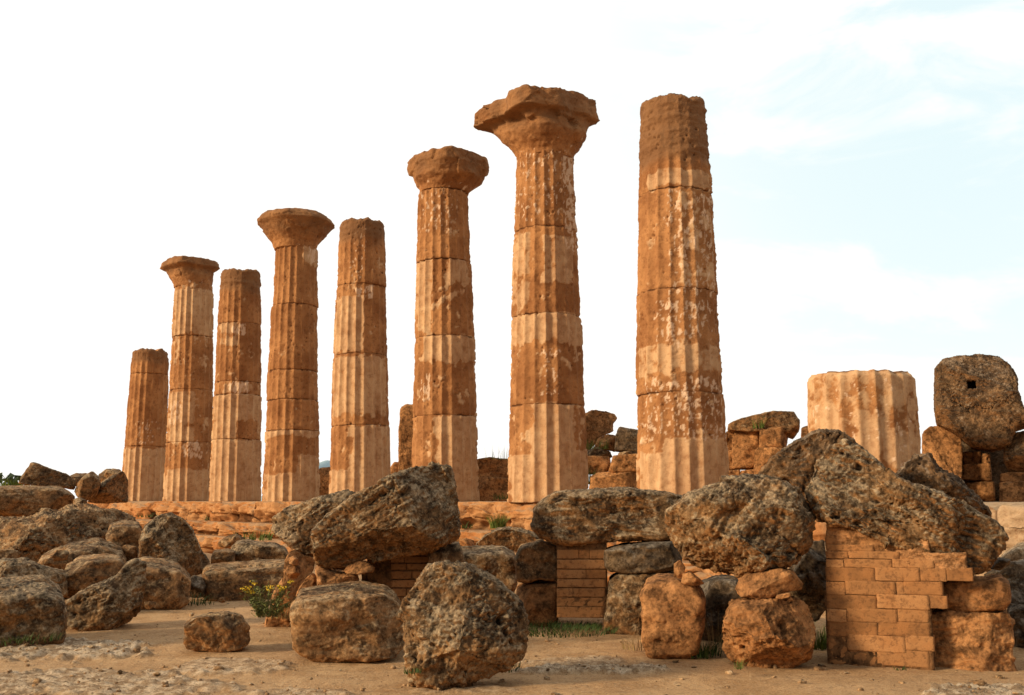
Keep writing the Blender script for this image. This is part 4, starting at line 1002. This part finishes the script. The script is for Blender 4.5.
tuft('dark weeds under the big corner boulder at the left edge', 20, 640, 11.2, 150, .1, .4, .9, .006, 'dgrass', 16)
tuft('tiny weed on the sand before the right brick pier', 900, 669, 9.75, 24, .05, .06, .9, .005, 'dgrass', 17)
tuft('yellow-green shrub sprig behind the long left slab', 17, 486, 28.0, 120, .35, .5, .7, .016, 'grass', 18, 'shrub', 'shrub')

for i, (px, py, Y) in enumerate([(120, 588, 15.4), (200, 604, 16.2), (640, 648, 11.2), (215, 520, 38.5), (300, 522, 35.5), (465, 528, 26.6), (455, 545, 24.5), (180, 512, 41), (70, 530, 20), (525, 500, 26.2), (985, 540, 15.4), (745, 500, 21.6), (285, 617, 12.6)]):
    tuft('small half-dry weed growing in a joint or at the foot of a stone', px, py, Y, 40, .13 + .004 * Y, .12 + .006 * Y, .9, .003 + .0004 * Y, ('dry', 'dgrass')[i % 2], 60 + i, 'dry_weed', 'weed', group='half-dry weeds among the stones')

def bush():
    Y = 12.3; p = at(267, 617, Y)
    root = empty('flowering_bush', p); tag(root, 'small wild bush with yellow flowers beside the slanting rubble prop', 'bush')
    rg = np.random.default_rng(5); SV, SQ, LV, LQ = [], [], [], []; clusters = []
    def quad(V, Q, c, a, b): 
        q = len(V); V += [c - a - b, c + a - b * .2, c + a * .2 + b, c - a * .9 + b * .5]; Q.append((q, q + 1, q + 2, q + 3))
    for s in range(46):
        a = rg.uniform(0, 2 * np.pi); hh = rg.uniform(.12, .40); ln = rg.uniform(.04, .27)
        dr = np.array((math.cos(a), .7 * math.sin(a), 0)); pts = [dr * (.02 + .09 * abs(math.sin(s * 7.1)) + ln * t ** 1.3) + np.array((0, 0, hh * t)) for t in np.linspace(0, 1, 9)]
        for c0, c1 in zip(pts[:-1], pts[1:]):
            w_ = np.array((.004, 0, 0)); w2 = np.array((0, .004, 0)); q = len(SV)
            SV += [c0 - w_, c0 + w_, c1 + w_, c1 - w_, c0 - w2, c0 + w2, c1 + w2, c1 - w2]; SQ += [(q, q + 1, q + 2, q + 3), (q + 4, q + 5, q + 6, q + 7)]
        for t in range(26):
            c = pts[rg.integers(1, 9)] + rg.normal(size=3) * .016; d = rg.normal(size=3); d[2] = abs(d[2]) * .5 + .3; d /= np.linalg.norm(d)
            e = np.cross(d, rg.normal(size=3)); e /= np.linalg.norm(e); quad(LV, LQ, c + d * .02, e * .006, d * .026)
        if hh > .27 and rg.random() < .5:
            FV, FQ = [], []; clusters.append((FV, FQ))
            for t in range(16):
                c = pts[-1] + rg.normal(size=3) * np.array((.02, .02, .014)) + np.array((0, 0, .015)); d = rg.normal(size=3); d /= np.linalg.norm(d); e = np.cross(d, rg.normal(size=3)); e /= np.linalg.norm(e)
                quad(FV, FQ, c, e * .011, d * .011)
    for nm, V, Q, mt in (('stems', SV, SQ, 'stem'), ('foliage', LV, LQ, 'leaf'), *[('flower_head', a_, b_, 'flower') for a_, b_ in clusters]):
        obj(nm, make_mesh(nm, np.array(V), np.array(Q), mat=M[mt], smooth=False), parent=root)
bush()

def scrubline():
    rg = np.random.default_rng(9); V, Q = [], []
    for i in range(9000):
        y = 100 + rg.uniform(-6, 14); x = rg.uniform(-120, -.492 * y); top = 2.6 + 1.0 * math.sin(x * .35) + .8 * math.sin(x * .9 + 1)
        c = np.array((x, y, top * math.sqrt(rg.random()))); d = rg.normal(size=3); d /= np.linalg.norm(d); e = np.cross(d, rg.normal(size=3)); e /= np.linalg.norm(e)
        q = len(V); s = .3; V += [c - d * s - e * s, c + d * s - e * s, c + d * s + e * s, c - d * s + e * s]; Q.append((q, q + 1, q + 2, q + 3))
    tag(obj('distant_scrub', make_mesh('distant_scrub', np.array(V), np.array(Q), mat=M['scrub'], smooth=False)), 'dark far-off belt of scrub and trees at the left horizon', 'scrub', kind='stuff')
scrubline()

# ------------------------------------------------------------------ loose pebbles
def pebbles():
    rg = np.random.default_rng(3); C, Q = cubesphere(3); S = C / np.linalg.norm(C, axis=1)[:, None]; Vs, Qs = [], []; off = 0
    n = 7000
    xs = rg.uniform(-7.5, 7.5, n); ys = 7.4 + 10 * rg.random(n) ** 1.6; zs = ground_z(xs, ys)
    mk = bedrock(xs, ys)
    for i in range(n):
        if rg.random() > .3 + .25 * mk[i]: continue
        s = .005 + .028 * rg.random() ** 7 + ((.012 * rg.random() ** 2) if mk[i] > .3 else 0); d = s * rg.uniform(.7, 1.5, 3) * np.array((1, 1, .65))
        p = S * d * (1 + .25 * rg.normal(size=(len(S), 1))); a = rg.uniform(0, 6.3); c_, s_ = math.cos(a), math.sin(a)
        p = np.stack([p[:, 0] * c_ - p[:, 1] * s_, p[:, 0] * s_ + p[:, 1] * c_, p[:, 2]], -1) + np.array((xs[i], ys[i], zs[i] + d[2] * .35 + .05 * mk[i]))
        Vs.append(p); Qs.append(Q + off); off += len(p)
    V = np.concatenate(Vs)
    tag(obj('loose_pebbles', make_mesh('loose_pebbles', V, np.concatenate(Qs), mat=M['grit'], attrs={'cav': np.zeros(len(V))})), 'loose pebbles and grit scattered over the sandy path', 'pebbles', kind='stuff')
pebbles()

# ------------------------------------------------------------------ render settings
scene.render.engine = 'CYCLES'
scene.render.resolution_x = 1024; scene.render.resolution_y = 695
scene.view_settings.view_transform = 'Standard'; scene.view_settings.look = 'None'; scene.view_settings.exposure = 0; scene.view_settings.gamma = 1
